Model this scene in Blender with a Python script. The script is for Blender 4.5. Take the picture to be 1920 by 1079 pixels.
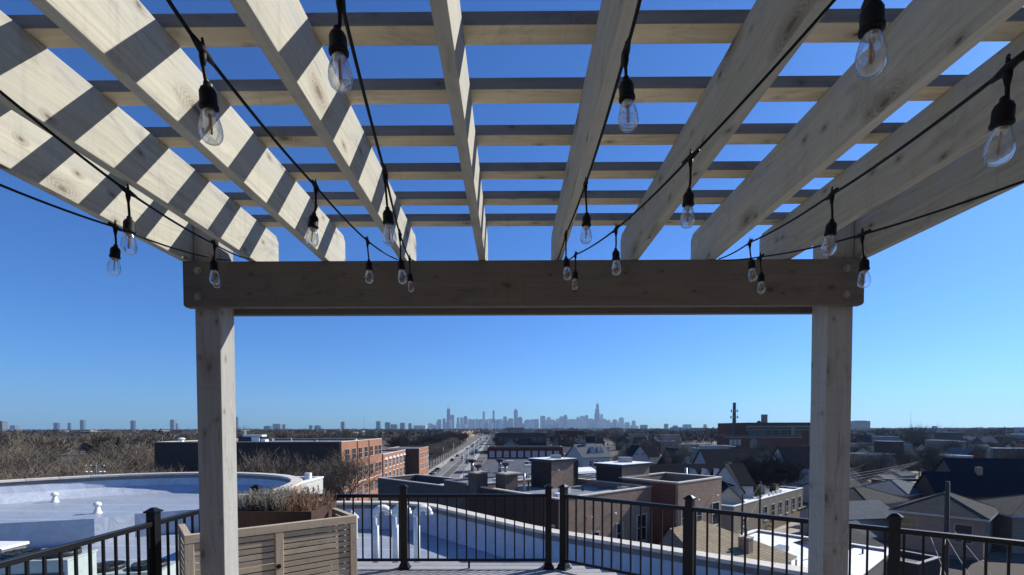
import bpy, math, random
import numpy as np
from mathutils import Vector, Matrix
for o in list(bpy.data.objects): bpy.data.objects.remove(o)
S = bpy.context.scene
COL = S.collection
E = 18.0                      # eye height above the street
DECK = E - 1.75
R0 = random.Random(7)
# ------------------------------------------------------------------ camera
PITCH, YAW, ROLL, CX, CY, FPX = -.0285, -.0063, -.002, 951.4, 828.7, 900.0
fw = Vector((math.sin(YAW)*math.cos(PITCH), math.cos(YAW)*math.cos(PITCH), math.sin(PITCH)))
rt = Vector((math.cos(YAW), -math.sin(YAW), 0)); up = rt.cross(fw)
cr, sr = math.cos(ROLL), math.sin(ROLL)
rt, up = cr*rt + sr*up, -sr*rt + cr*up
cam = bpy.data.objects.new('camera', bpy.data.cameras.new('camera')); COL.objects.link(cam)
M = Matrix((rt, up, -fw)).transposed().to_4x4(); M.translation = (0, 0, E)
cam.matrix_world = M
cam.data.sensor_width = 36; cam.data.lens = 36*FPX/1920
cam.data.shift_x = (960-CX)/1920; cam.data.shift_y = (CY-539.5)/1920
cam.data.clip_start = .05; cam.data.clip_end = 60000
S.camera = cam
def ray(u, v): return fw + rt*((u-CX)/FPX) - up*((v-CY)/FPX)
def gp(u, v, z=0.0):          # point of the horizontal plane z seen at photo pixel u, v
    d = ray(u, v); return Vector((0, 0, E)) + d*((z-E)/d.z)
def gy(u, v, y):              # point at distance y seen at photo pixel u, v
    d = ray(u, v); return Vector((0, 0, E)) + d*(y/d.y)
# ------------------------------------------------------------------ sky, sun, exposure
AZ, EL = math.radians(31), math.radians(33.6)      # sun: to the right and a little ahead
sund = Vector((math.cos(EL)*math.cos(AZ), math.cos(EL)*math.sin(AZ), math.sin(EL)))
W = bpy.data.worlds.new('World'); S.world = W; W.use_nodes = True
wn = W.node_tree.nodes; wn.clear()
sky = wn.new('ShaderNodeTexSky'); sky.sky_type = 'NISHITA'; sky.sun_disc = False
sky.sun_elevation = EL; sky.sun_rotation = math.pi/2 - AZ
sky.altitude = 200; sky.air_density = 1.0; sky.dust_density = .35; sky.ozone_density = 3.0
bg = wn.new('ShaderNodeBackground'); bg.inputs[1].default_value = .092
wo = wn.new('ShaderNodeOutputWorld')
tint = wn.new('ShaderNodeMix'); tint.data_type = 'RGBA'; tint.blend_type = 'MULTIPLY'; tint.inputs[0].default_value = 1
tint.inputs[7].default_value = (.315, .63, 1.10, 1)     # the deep clear blue of the photograph, over the whole sky
W.node_tree.links.new(sky.outputs[0], tint.inputs[6]); W.node_tree.links.new(tint.outputs[2], bg.inputs[0]); W.node_tree.links.new(bg.outputs[0], wo.inputs[0])
sl = bpy.data.lights.new('sun', 'SUN'); sl.energy = 4.7; sl.angle = math.radians(.5); sl.color = (1, .965, .90)
so = bpy.data.objects.new('sun', sl); COL.objects.link(so)
so.rotation_euler = sund.to_track_quat('Z', 'Y').to_euler()
S.render.engine = 'CYCLES'
S.view_settings.view_transform = 'Standard'; S.view_settings.look = 'None'
S.view_settings.gamma = 1; S.view_settings.use_curve_mapping = False
S.view_settings.exposure = .5
S.cycles.max_bounces = 5; S.cycles.diffuse_bounces = 3; S.cycles.glossy_bounces = 2; S.cycles.transparent_max_bounces = 10; S.cycles.volume_bounces = 0
# ------------------------------------------------------------------ materials
def nmat(name):
    m = bpy.data.materials.new(name); m.use_nodes = True
    nt = m.node_tree; b = nt.nodes['Principled BSDF']; return m, nt, b
def N(nt, t, **k):
    n = nt.nodes.new(t)
    for a, v in k.items():
        if isinstance(a, str) and a.startswith('i'): n.inputs[int(a[1:])].default_value = v
        else: setattr(n, a, v)
    return n
def L(nt, a, b): nt.links.new(a, b)
def mixc(nt, fac, a, b):
    n = nt.nodes.new('ShaderNodeMix'); n.data_type = 'RGBA'
    for s, v in ((0, fac), (6, a), (7, b)):
        if hasattr(v, 'is_linked') or hasattr(v, 'links'): L(nt, v, n.inputs[s])
        else: n.inputs[s].default_value = (*v, 1) if s else v
    return n.outputs[2]
def ramp(nt, src, pts):
    n = nt.nodes.new('ShaderNodeMapRange'); n.inputs[1].default_value, n.inputs[2].default_value = pts[0], pts[1]
    n.inputs[3].default_value, n.inputs[4].default_value = pts[2], pts[3]; L(nt, src, n.inputs[0]); return n.outputs[0]
def mathn(nt, op, a, b=None):
    n = nt.nodes.new('ShaderNodeMath'); n.operation = op
    for i, v in enumerate((a, b)):
        if v is None: continue
        if hasattr(v, 'links'): L(nt, v, n.inputs[i])
        else: n.inputs[i].default_value = v
    return n.outputs[0]
def plain(name, c, rough=.7, var=.25, scale=3.0, metal=0, bump=.0, spec=.4, rnd=.0):
    m, nt, b = nmat(name)
    tc = N(nt, 'ShaderNodeTexCoord'); nz = N(nt, 'ShaderNodeTexNoise'); nz.inputs['Scale'].default_value = scale
    nz.inputs['Detail'].default_value = 6; nz.inputs['Roughness'].default_value = .65
    L(nt, tc.outputs['Object'], nz.inputs['Vector'])
    f = ramp(nt, nz.outputs[0], (.3, .7, 0, 1))
    c2 = tuple(x*(1-var) for x in c); c3 = tuple(min(1, x*(1+var*.6)) for x in c)
    col = mixc(nt, f, c2, c3)
    if rnd:
        oi = N(nt, 'ShaderNodeObjectInfo'); col = mixc(nt, mathn(nt, 'MULTIPLY', oi.outputs['Random'], rnd), col, tuple(x*.35 for x in c))
    L(nt, col, b.inputs['Base Color']); b.inputs['Roughness'].default_value = rough; b.inputs['Metallic'].default_value = metal
    b.inputs['Specular IOR Level'].default_value = spec
    if bump:
        bp = N(nt, 'ShaderNodeBump'); bp.inputs['Strength'].default_value = bump; bp.inputs['Distance'].default_value = .02
        L(nt, nz.outputs[0], bp.inputs['Height']); L(nt, bp.outputs[0], b.inputs['Normal'])
    return m
def wood(name, c, knots=1.0, grey=(.40, .385, .35)):
    m, nt, b = nmat(name)
    uv = N(nt, 'ShaderNodeUVMap'); oi = N(nt, 'ShaderNodeObjectInfo')
    off = N(nt, 'ShaderNodeVectorMath', operation='MULTIPLY_ADD')
    cmb = N(nt, 'ShaderNodeCombineXYZ'); L(nt, oi.outputs['Random'], cmb.inputs[0]); L(nt, oi.outputs['Random'], cmb.inputs[1])
    L(nt, cmb.outputs[0], off.inputs[0]); off.inputs[1].default_value = (37, 91, 0); L(nt, uv.outputs[0], off.inputs[2])
    P = off.outputs[0]
    def noise(sx, sy, det=5, rough=.6, dist=0):
        mp = N(nt, 'ShaderNodeMapping'); mp.inputs['Scale'].default_value = (sx, sy, 1); L(nt, P, mp.inputs[0])
        n = N(nt, 'ShaderNodeTexNoise'); n.inputs['Scale'].default_value = 1; n.inputs['Detail'].default_value = det
        n.inputs['Roughness'].default_value = rough; n.inputs['Distortion'].default_value = dist; L(nt, mp.outputs[0], n.inputs[0]); return n.outputs[0]
    # knots: two sizes of cells, a dark core with rings round it
    def knot(sx, sy, r0, r1, r2, keep):
        mp = N(nt, 'ShaderNodeMapping'); mp.inputs['Scale'].default_value = (sx, sy, 1); L(nt, P, mp.inputs[0])
        vo = N(nt, 'ShaderNodeTexVoronoi'); vo.voronoi_dimensions = '2D'; vo.inputs['Scale'].default_value = 1; L(nt, mp.outputs[0], vo.inputs['Vector'])
        d = mathn(nt, 'ADD', vo.outputs['Distance'], mathn(nt, 'MULTIPLY', mathn(nt, 'SUBTRACT', noise(18, 40, 4), .5), .11))
        big = ramp(nt, vo.outputs['Color'], (keep, keep+.04, 0, 1))
        ring = mathn(nt, 'MULTIPLY', mathn(nt, 'ADD', mathn(nt, 'SINE', mathn(nt, 'MULTIPLY', d, 190)), 1), .5)
        core = mathn(nt, 'MULTIPLY', ramp(nt, d, (r0, r1, 1, 0)), big)
        halo = mathn(nt, 'MULTIPLY', ramp(nt, d, (r1, r2, 1, 0)), big)
        return core, halo, mathn(nt, 'MULTIPLY', halo, ring)
    c1, h1_, g1 = knot(2.3, 4.4, .020, .075, .25, .54)
    c2, h2_, g2 = knot(5.5, 9.0, .015, .07, .20, .62)
    core = mathn(nt, 'MAXIMUM', c1, c2); halo = mathn(nt, 'MAXIMUM', h1_, mathn(nt, 'MULTIPLY', h2_, .6)); rings = mathn(nt, 'MAXIMUM', g1, g2)
    # grain flows round the knots
    g0 = N(nt, 'ShaderNodeMapping'); g0.inputs['Scale'].default_value = (1.3, 46, 1); L(nt, P, g0.inputs[0])
    sh = N(nt, 'ShaderNodeCombineXYZ'); L(nt, mathn(nt, 'ADD', mathn(nt, 'MULTIPLY', halo, 5.0), mathn(nt, 'MULTIPLY', noise(1.1, 4, 2), 7)), sh.inputs[1])
    ad = N(nt, 'ShaderNodeVectorMath', operation='ADD'); L(nt, g0.outputs[0], ad.inputs[0]); L(nt, sh.outputs[0], ad.inputs[1])
    gn = N(nt, 'ShaderNodeTexNoise'); gn.inputs['Scale'].default_value = 1; gn.inputs['Detail'].default_value = 5; gn.inputs['Roughness'].default_value = .6
    L(nt, ad.outputs[0], gn.inputs[0]); grain = gn.outputs[0]
    f1 = ramp(nt, grain, (.35, .68, 0, 1))
    col = mixc(nt, mathn(nt, 'MULTIPLY', f1, .62), tuple(x*1.08 for x in c), tuple(x*.66 for x in c))
    wth = ramp(nt, noise(.8, 3.0, 6, .7, 1.0), (.42, .66, 0, .75))
    col = mixc(nt, wth, col, grey)
    saw = ramp(nt, noise(28, .7, 3, .6), (.56, .72, 0, .28))              # faint saw marks across the board
    col = mixc(nt, saw, col, tuple(x*.55 for x in c))
    st = ramp(nt, noise(2.2, 26, 5, .75, .5), (.62, .70, 0, .55))          # dark checks along the grain
    col = mixc(nt, st, col, (.085, .07, .055))
    col = mixc(nt, mathn(nt, 'MULTIPLY', halo, .30*knots), col, (.22, .155, .09))
    col = mixc(nt, mathn(nt, 'MULTIPLY', rings, .55*knots), col, (.12, .085, .055))
    bl = ramp(nt, noise(2.6, 7.5, 7, .75, 2.0), (.53, .70, 0, .55)); col = mixc(nt, bl, col, tuple(x*.50 for x in grey))   # grey weather blotches
    col = mixc(nt, mathn(nt, 'MULTIPLY', core, .70*knots), col, (.045, .03, .02))
    br = N(nt, 'ShaderNodeHueSaturation'); L(nt, col, br.inputs['Color'])
    L(nt, ramp(nt, oi.outputs['Random'], (0, 1, .86, 1.12)), br.inputs['Value'])
    L(nt, br.outputs[0], b.inputs['Base Color']); b.inputs['Roughness'].default_value = .8; b.inputs['Specular IOR Level'].default_value = .25
    bp = N(nt, 'ShaderNodeBump'); bp.inputs['Strength'].default_value = .35; bp.inputs['Distance'].default_value = .004
    L(nt, mathn(nt, 'SUBTRACT', grain, mathn(nt, 'MULTIPLY', core, .6)), bp.inputs['Height']); L(nt, bp.outputs[0], b.inputs['Normal'])
    return m
def brick(name, c, c2, mortar=(.30, .28, .26), s=1.0):
    m, nt, b = nmat(name)
    uv = N(nt, 'ShaderNodeUVMap'); bt = N(nt, 'ShaderNodeTexBrick'); bt.inputs['Scale'].default_value = 1.0
    bt.inputs['Brick Width'].default_value = .42*s; bt.inputs['Row Height'].default_value = .14*s; bt.inputs['Mortar Size'].default_value = .012*s
    bt.inputs['Color1'].default_value = (*c, 1); bt.inputs['Color2'].default_value = (*c2, 1); bt.inputs['Mortar'].default_value = (*mortar, 1)
    L(nt, uv.outputs[0], bt.inputs['Vector'])
    nz = N(nt, 'ShaderNodeTexNoise'); nz.inputs['Scale'].default_value = .6; nz.inputs['Detail'].default_value = 8; nz.inputs['Roughness'].default_value = .7; L(nt, uv.outputs[0], nz.inputs[0])
    col = mixc(nt, ramp(nt, nz.outputs[0], (.45, .75, 0, .45)), bt.outputs[0], tuple(x*.5 for x in c))
    L(nt, col, b.inputs['Base Color']); b.inputs['Roughness'].default_value = .95; b.inputs['Specular IOR Level'].default_value = .03
    return m
def lined(name, c, c2, row, width, axis=1, rough=.85):    # shingle or clapboard courses
    m, nt, b = nmat(name)
    uv = N(nt, 'ShaderNodeUVMap'); bt = N(nt, 'ShaderNodeTexBrick'); bt.inputs['Scale'].default_value = 1
    bt.inputs['Brick Width'].default_value = width; bt.inputs['Row Height'].default_value = row; bt.inputs['Mortar Size'].default_value = row*.07
    bt.inputs['Color1'].default_value = (*c, 1); bt.inputs['Color2'].default_value = (*c2, 1); bt.inputs['Mortar'].default_value = (*(x*.45 for x in c), 1)
    L(nt, uv.outputs[0], bt.inputs['Vector'])
    nz = N(nt, 'ShaderNodeTexNoise'); nz.inputs['Scale'].default_value = .8; nz.inputs['Detail'].default_value = 8; L(nt, uv.outputs[0], nz.inputs[0])
    L(nt, mixc(nt, ramp(nt, nz.outputs[0], (.4, .8, 0, .5)), bt.outputs[0], tuple(x*.55 for x in c)), b.inputs['Base Color'])
    b.inputs['Roughness'].default_value = .95; b.inputs['Specular IOR Level'].default_value = .03
    return m
MT = {}
MT['wood'] = wood('weathered_cedar', (.415, .395, .32), 1, (.345, .34, .305))
MT['postwood'] = wood('weathered_cedar_post', (.36, .345, .315), .8, (.31, .305, .29))
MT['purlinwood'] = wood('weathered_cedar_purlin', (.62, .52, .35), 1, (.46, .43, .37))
MT['purlinface'] = wood('grey_purlin_side', (.23, .25, .275), .8, (.17, .19, .21))  # darker blue-grey wood for the side faces of the purlins
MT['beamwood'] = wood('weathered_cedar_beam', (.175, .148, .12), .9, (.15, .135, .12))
MT['teak'] = wood('teak', (.46, .36, .245), .1, (.42, .37, .30))
MT['deckwood'] = wood('deck_boards', (.34, .33, .32), .1, (.36, .35, .345))
MT['black'] = plain('black_powder_coat', (.007, .007, .008), .4, .2, 30, spec=.3)
MT['rubber'] = plain('black_rubber', (.004, .004, .0045), .6, .2, 60, spec=.2)
MT['bolt'] = plain('galvanised_bolt', (.35, .33, .30), .45, .3, 60, metal=.7)
def membrane():
    m, nt, b = nmat('roof_membrane')
    tc = N(nt, 'ShaderNodeTexCoord')
    n1 = N(nt, 'ShaderNodeTexNoise'); n1.inputs['Scale'].default_value = .35; n1.inputs['Detail'].default_value = 8; n1.inputs['Roughness'].default_value = .7; L(nt, tc.outputs['Object'], n1.inputs[0])
    n2 = N(nt, 'ShaderNodeTexNoise'); n2.inputs['Scale'].default_value = 1.6; n2.inputs['Detail'].default_value = 3; n2.inputs['Distortion'].default_value = 1.5; L(nt, tc.outputs['Object'], n2.inputs[0])
    mp = N(nt, 'ShaderNodeMapping'); mp.inputs['Rotation'].default_value = (0, 0, .25); mp.inputs['Scale'].default_value = (.12, .55, 1); L(nt, tc.outputs['Object'], mp.inputs[0])
    sp = N(nt, 'ShaderNodeSeparateXYZ'); L(nt, mp.outputs[0], sp.inputs[0])
    seam = ramp(nt, mathn(nt, 'ABSOLUTE', mathn(nt, 'SUBTRACT', mathn(nt, 'FRACT', sp.outputs[1]), .5)), (.0, .030, .8, 0))
    col = mixc(nt, ramp(nt, n1.outputs[0], (.35, .7, 0, 1)), (.27, .305, .355), (.35, .39, .445))
    n3 = N(nt, 'ShaderNodeTexNoise'); n3.inputs['Scale'].default_value = .9; n3.inputs['Detail'].default_value = 9; n3.inputs['Roughness'].default_value = .75; L(nt, tc.outputs['Object'], n3.inputs[0])
    col = mixc(nt, ramp(nt, n3.outputs[0], (.56, .68, 0, .5)), col, (.17, .185, .20))
    col = mixc(nt, seam, col, (.60, .63, .68))
    L(nt, col, b.inputs['Base Color']); b.inputs['Roughness'].default_value = .42; b.inputs['Specular IOR Level'].default_value = .4
    bp = N(nt, 'ShaderNodeBump'); bp.inputs['Strength'].default_value = .5; bp.inputs['Distance'].default_value = .06
    L(nt, mathn(nt, 'ADD', n2.outputs[0], mathn(nt, 'MULTIPLY', seam, .3)), bp.inputs['Height']); L(nt, bp.outputs[0], b.inputs['Normal'])
    return m
MT['membrane'] = membrane()
MT['membrane_wall'] = plain('membrane_lining', (.44, .48, .55), .38, .18, .9, bump=1.0)
_n = MT['membrane_wall'].node_tree.nodes
for q in _n:
    if q.type == 'BUMP': q.inputs['Distance'].default_value = .05; q.inputs['Strength'].default_value = .7
    if q.type == 'TEX_NOISE': q.inputs['Scale'].default_value = 1.3; q.inputs['Distortion'].default_value = 1.2
MT['cap'] = plain('limestone_coping', (.62, .56, .47), .8, .2, 2.5, bump=.2)
MT['flash'] = plain('grey_flashing', (.17, .165, .17), .5, .3, 2)
MT['pvc'] = plain('white_plastic', (.80, .79, .75), .35, .12, 4)
MT['acgreen'] = plain('pale_green_metal', (.42, .47, .43), .45, .15, 4)
MT['darkgrill'] = plain('dark_grille', (.03, .033, .036), .5, .3, 20)
MT['corten'] = plain('brown_planter_metal', (.085, .050, .040), .5, .35, 6)
MT['soil'] = plain('soil', (.05, .035, .025), .95, .4, 20)
MT['drygrey'] = plain('dry_lavender', (.27, .25, .21), .9, .4, 30, rnd=.5)
MT['drybrown'] = plain('dry_stems', (.26, .15, .085), .9, .4, 30, rnd=.4)
MT['b_orange'] = brick('orange_brick', (.37, .17, .10), (.29, .125, .075), (.29, .22, .175))
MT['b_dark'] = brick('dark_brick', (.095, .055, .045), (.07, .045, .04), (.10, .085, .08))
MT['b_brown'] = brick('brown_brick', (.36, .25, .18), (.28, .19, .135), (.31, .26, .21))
MT['b_shade'] = brick('shaded_side_brick', (.065, .05, .045), (.05, .042, .04), (.06, .05, .047))  # dark grey brick with the shade of the left walls in its colour
MT['b_grey'] = brick('grey_brown_brick', (.125, .10, .09), (.095, .08, .075), (.13, .12, .11))
MT['b_red'] = brick('red_brick', (.15, .045, .034), (.11, .036, .03), (.12, .085, .07))
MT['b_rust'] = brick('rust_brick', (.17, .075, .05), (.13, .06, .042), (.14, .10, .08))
MT['bandstone'] = plain('weathered_band_stone', (.24, .205, .17), .85, .3, 1)
MT['b_tan'] = brick('tan_brick', (.34, .28, .20), (.28, .235, .17), (.30, .27, .22))
MT['clap_w'] = lined('white_clapboard', (.56, .54, .50), (.50, .485, .45), .22, 4)
MT['clap_g'] = lined('grey_clapboard', (.36, .38, .40), (.32, .34, .37), .22, 4)
MT['clap_y'] = lined('cream_clapboard', (.55, .49, .37), (.50, .45, .34), .22, 4)
MT['clap_t'] = lined('teal_clapboard', (.17, .26, .27), (.15, .23, .25), .3, 5)
MT['sh_dark'] = lined('dark_shingles', (.017, .019, .025), (.026, .027, .032), .25, .4)
MT['sh_brown'] = lined('brown_shingles', (.095, .09, .082), (.068, .066, .06), .25, .4)
MT['sh_tan'] = lined('tan_shingles', (.33, .27, .185), (.26, .215, .15), .3, .5)
MT['sh_navy'] = lined('navy_shingles', (.006, .012, .026), (.008, .016, .032), .3, .5)
MT['sh_grey'] = lined('grey_shingles', (.17, .18, .19), (.13, .14, .15), .25, .4)
MT['roof_w'] = plain('white_roof_coating', (.80, .80, .79), .6, .22, .5, bump=.3)
MT['roof_d'] = plain('tar_roof', (.075, .078, .085), .8, .5, .3)
MT['roof_g'] = plain('grey_roof', (.20, .21, .225), .7, .4, .3)
MT['trim'] = plain('pale_trim', (.50, .47, .43), .7, .25, 3)
MT['white'] = plain('white_paint', (.76, .76, .74), .6, .1, 3)
MT['stone'] = plain('pale_stone', (.42, .38, .33), .85, .25, 2)
MT['metal'] = plain('galvanised_metal', (.30, .31, .32), .4, .2, 4, metal=.6)
MT['pole'] = plain('utility_pole_wood', (.065, .05, .04), .9, .3, 4)
MT['wire'] = plain('wire', (.02, .02, .02), .6, .1, 4)
MT['asphalt'] = plain('asphalt', (.17, .165, .155), .9, .15, .4)
MT['lane'] = plain('worn_asphalt_lane', (.095, .093, .09), .9, .2, .5)
MT['walk'] = plain('concrete_pavement', (.38, .36, .32), .85, .15, .6)
MT['alley'] = plain('alley_concrete', (.33, .30, .25), .9, .25, .25)
MT['paint'] = plain('road_paint', (.62, .60, .52), .7, .2, 2)
MT['bark'] = plain('bark', (.10, .08, .062), .95, .4, 2, rnd=.4)
MT['twig'] = plain('twigs', (.20, .165, .125), .95, .4, .6, rnd=.5)
MT['twig_d'] = plain('dark_twigs', (.06, .05, .045), .95, .4, .6, rnd=.4)
MT['ever'] = plain('evergreen_needles', (.022, .035, .018), .95, .4, 2)
MT['yellowgreen'] = plain('yellow_green_leaves', (.16, .15, .035), .9, .4, 3)
MT['farwood'] = plain('far_bare_woods', (.095, .08, .062), .98, .3, .012)
def leafy(key, amt=.55):
    nt = MT[key].node_tree; b = nt.nodes['Principled BSDF']; g = N(nt, 'ShaderNodeNewGeometry')
    v = N(nt, 'ShaderNodeVectorMath', operation='MULTIPLY_ADD'); L(nt, g.outputs['Normal'], v.inputs[0]); v.inputs[1].default_value = (amt,)*3; v.inputs[2].default_value = (0, 0, .6)
    n = N(nt, 'ShaderNodeVectorMath', operation='NORMALIZE'); L(nt, v.outputs[0], n.inputs[0]); L(nt, n.outputs[0], b.inputs['Normal']); b.inputs['Specular IOR Level'].default_value = 0
for k_ in ('twig', 'twig_d', 'farwood', 'ever', 'yellowgreen'): leafy(k_, .15 if k_ == 'farwood' else .55)
def gmat(name, c, rough=.08):
    m, nt, b = nmat(name); b.inputs['Base Color'].default_value = (*c, 1); b.inputs['Roughness'].default_value = rough
    b.inputs['Specular IOR Level'].default_value = .6; return m
MT['pane'] = gmat('window_glass', (.02, .024, .03), .12)
MT['pane_l'] = gmat('window_blinds', (.38, .38, .37), .4)
MT['carglass'] = gmat('car_glass', (.015, .018, .02), .05)
for nme, c in dict(car_w=(.7, .7, .7), car_k=(.02, .02, .022), car_s=(.35, .36, .38), car_b=(.04, .07, .16), car_r=(.25, .03, .03)).items():
    m, nt, b = nmat(nme + '_paint'); b.inputs['Base Color'].default_value = (*c, 1); b.inputs['Roughness'].default_value = .25; b.inputs['Coat Weight'].default_value = .6; MT[nme] = m
def tower_mat(name, c):
    m, nt, b = nmat(name)
    uv = N(nt, 'ShaderNodeUVMap'); bt = N(nt, 'ShaderNodeTexBrick'); bt.offset = 0; bt.inputs['Scale'].default_value = 1
    bt.inputs['Brick Width'].default_value = 9; bt.inputs['Row Height'].default_value = 12; bt.inputs['Mortar Size'].default_value = 1.6
    bt.inputs['Color1'].default_value = (*(x*.6 for x in c), 1); bt.inputs['Color2'].default_value = (*(x*.75 for x in c), 1); bt.inputs['Mortar'].default_value = (*c, 1)
    L(nt, uv.outputs[0], bt.inputs['Vector']); L(nt, bt.outputs[0], b.inputs['Base Color']); b.inputs['Roughness'].default_value = .5; return m
MT['tw_a'] = tower_mat('tower_pale', (.42, .43, .44)); MT['tw_b'] = tower_mat('tower_mid', (.15, .165, .185)); MT['tw_c'] = tower_mat('tower_dark', (.05, .055, .065)); MT['tw_g'] = tower_mat('tower_green_glass', (.07, .12, .13))
def bulb_glass():
    m, nt, b = nmat('clear_bulb_glass')
    nt.nodes.remove(b)
    lw = N(nt, 'ShaderNodeLayerWeight'); lw.inputs[0].default_value = .28
    tr = N(nt, 'ShaderNodeBsdfTransparent'); tr.inputs[0].default_value = (.93, .95, .96, 1)
    gl = N(nt, 'ShaderNodeBsdfGlossy'); gl.inputs['Roughness'].default_value = .02
    rf = N(nt, 'ShaderNodeBsdfRefraction'); rf.inputs['IOR'].default_value = 1.12; rf.inputs['Roughness'].default_value = 0
    m0 = N(nt, 'ShaderNodeMixShader'); m0.inputs[0].default_value = .28; L(nt, tr.outputs[0], m0.inputs[1]); L(nt, rf.outputs[0], m0.inputs[2])
    mx = N(nt, 'ShaderNodeMixShader'); L(nt, mathn(nt, 'ADD', mathn(nt, 'MULTIPLY', lw.outputs['Facing'], .75), .04), mx.inputs[0])
    L(nt, m0.outputs[0], mx.inputs[1]); L(nt, gl.outputs[0], mx.inputs[2]); L(nt, mx.outputs[0], nt.nodes['Material Output'].inputs[0]); return m
MT['bulb'] = bulb_glass()
MT['filament'] = plain('amber_filament', (.34, .15, .06), .5, .1, 5)
MT['brass'] = plain('bulb_screw_cap', (.42, .40, .36), .3, .2, 20, metal=.9)
def ground_mat():
    m, nt, b = nmat('town_ground')
    tc = N(nt, 'ShaderNodeTexCoord')
    n1 = N(nt, 'ShaderNodeTexNoise'); n1.inputs['Scale'].default_value = .03; n1.inputs['Detail'].default_value = 9; n1.inputs['Roughness'].default_value = .7; L(nt, tc.outputs['Object'], n1.inputs[0])
    n2 = N(nt, 'ShaderNodeTexNoise'); n2.inputs['Scale'].default_value = .6; n2.inputs['Detail'].default_value = 8; L(nt, tc.outputs['Object'], n2.inputs[0])
    c = mixc(nt, ramp(nt, n1.outputs[0], (.40, .56, 0, 1)), (.075, .066, .045), (.17, .155, .13))
    c = mixc(nt, ramp(nt, n2.outputs[0], (.4, .75, 0, .6)), c, (.05, .045, .035))
    L(nt, c, b.inputs['Base Color']); b.inputs['Roughness'].default_value = .95; return m
MT['ground'] = ground_mat()
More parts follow.
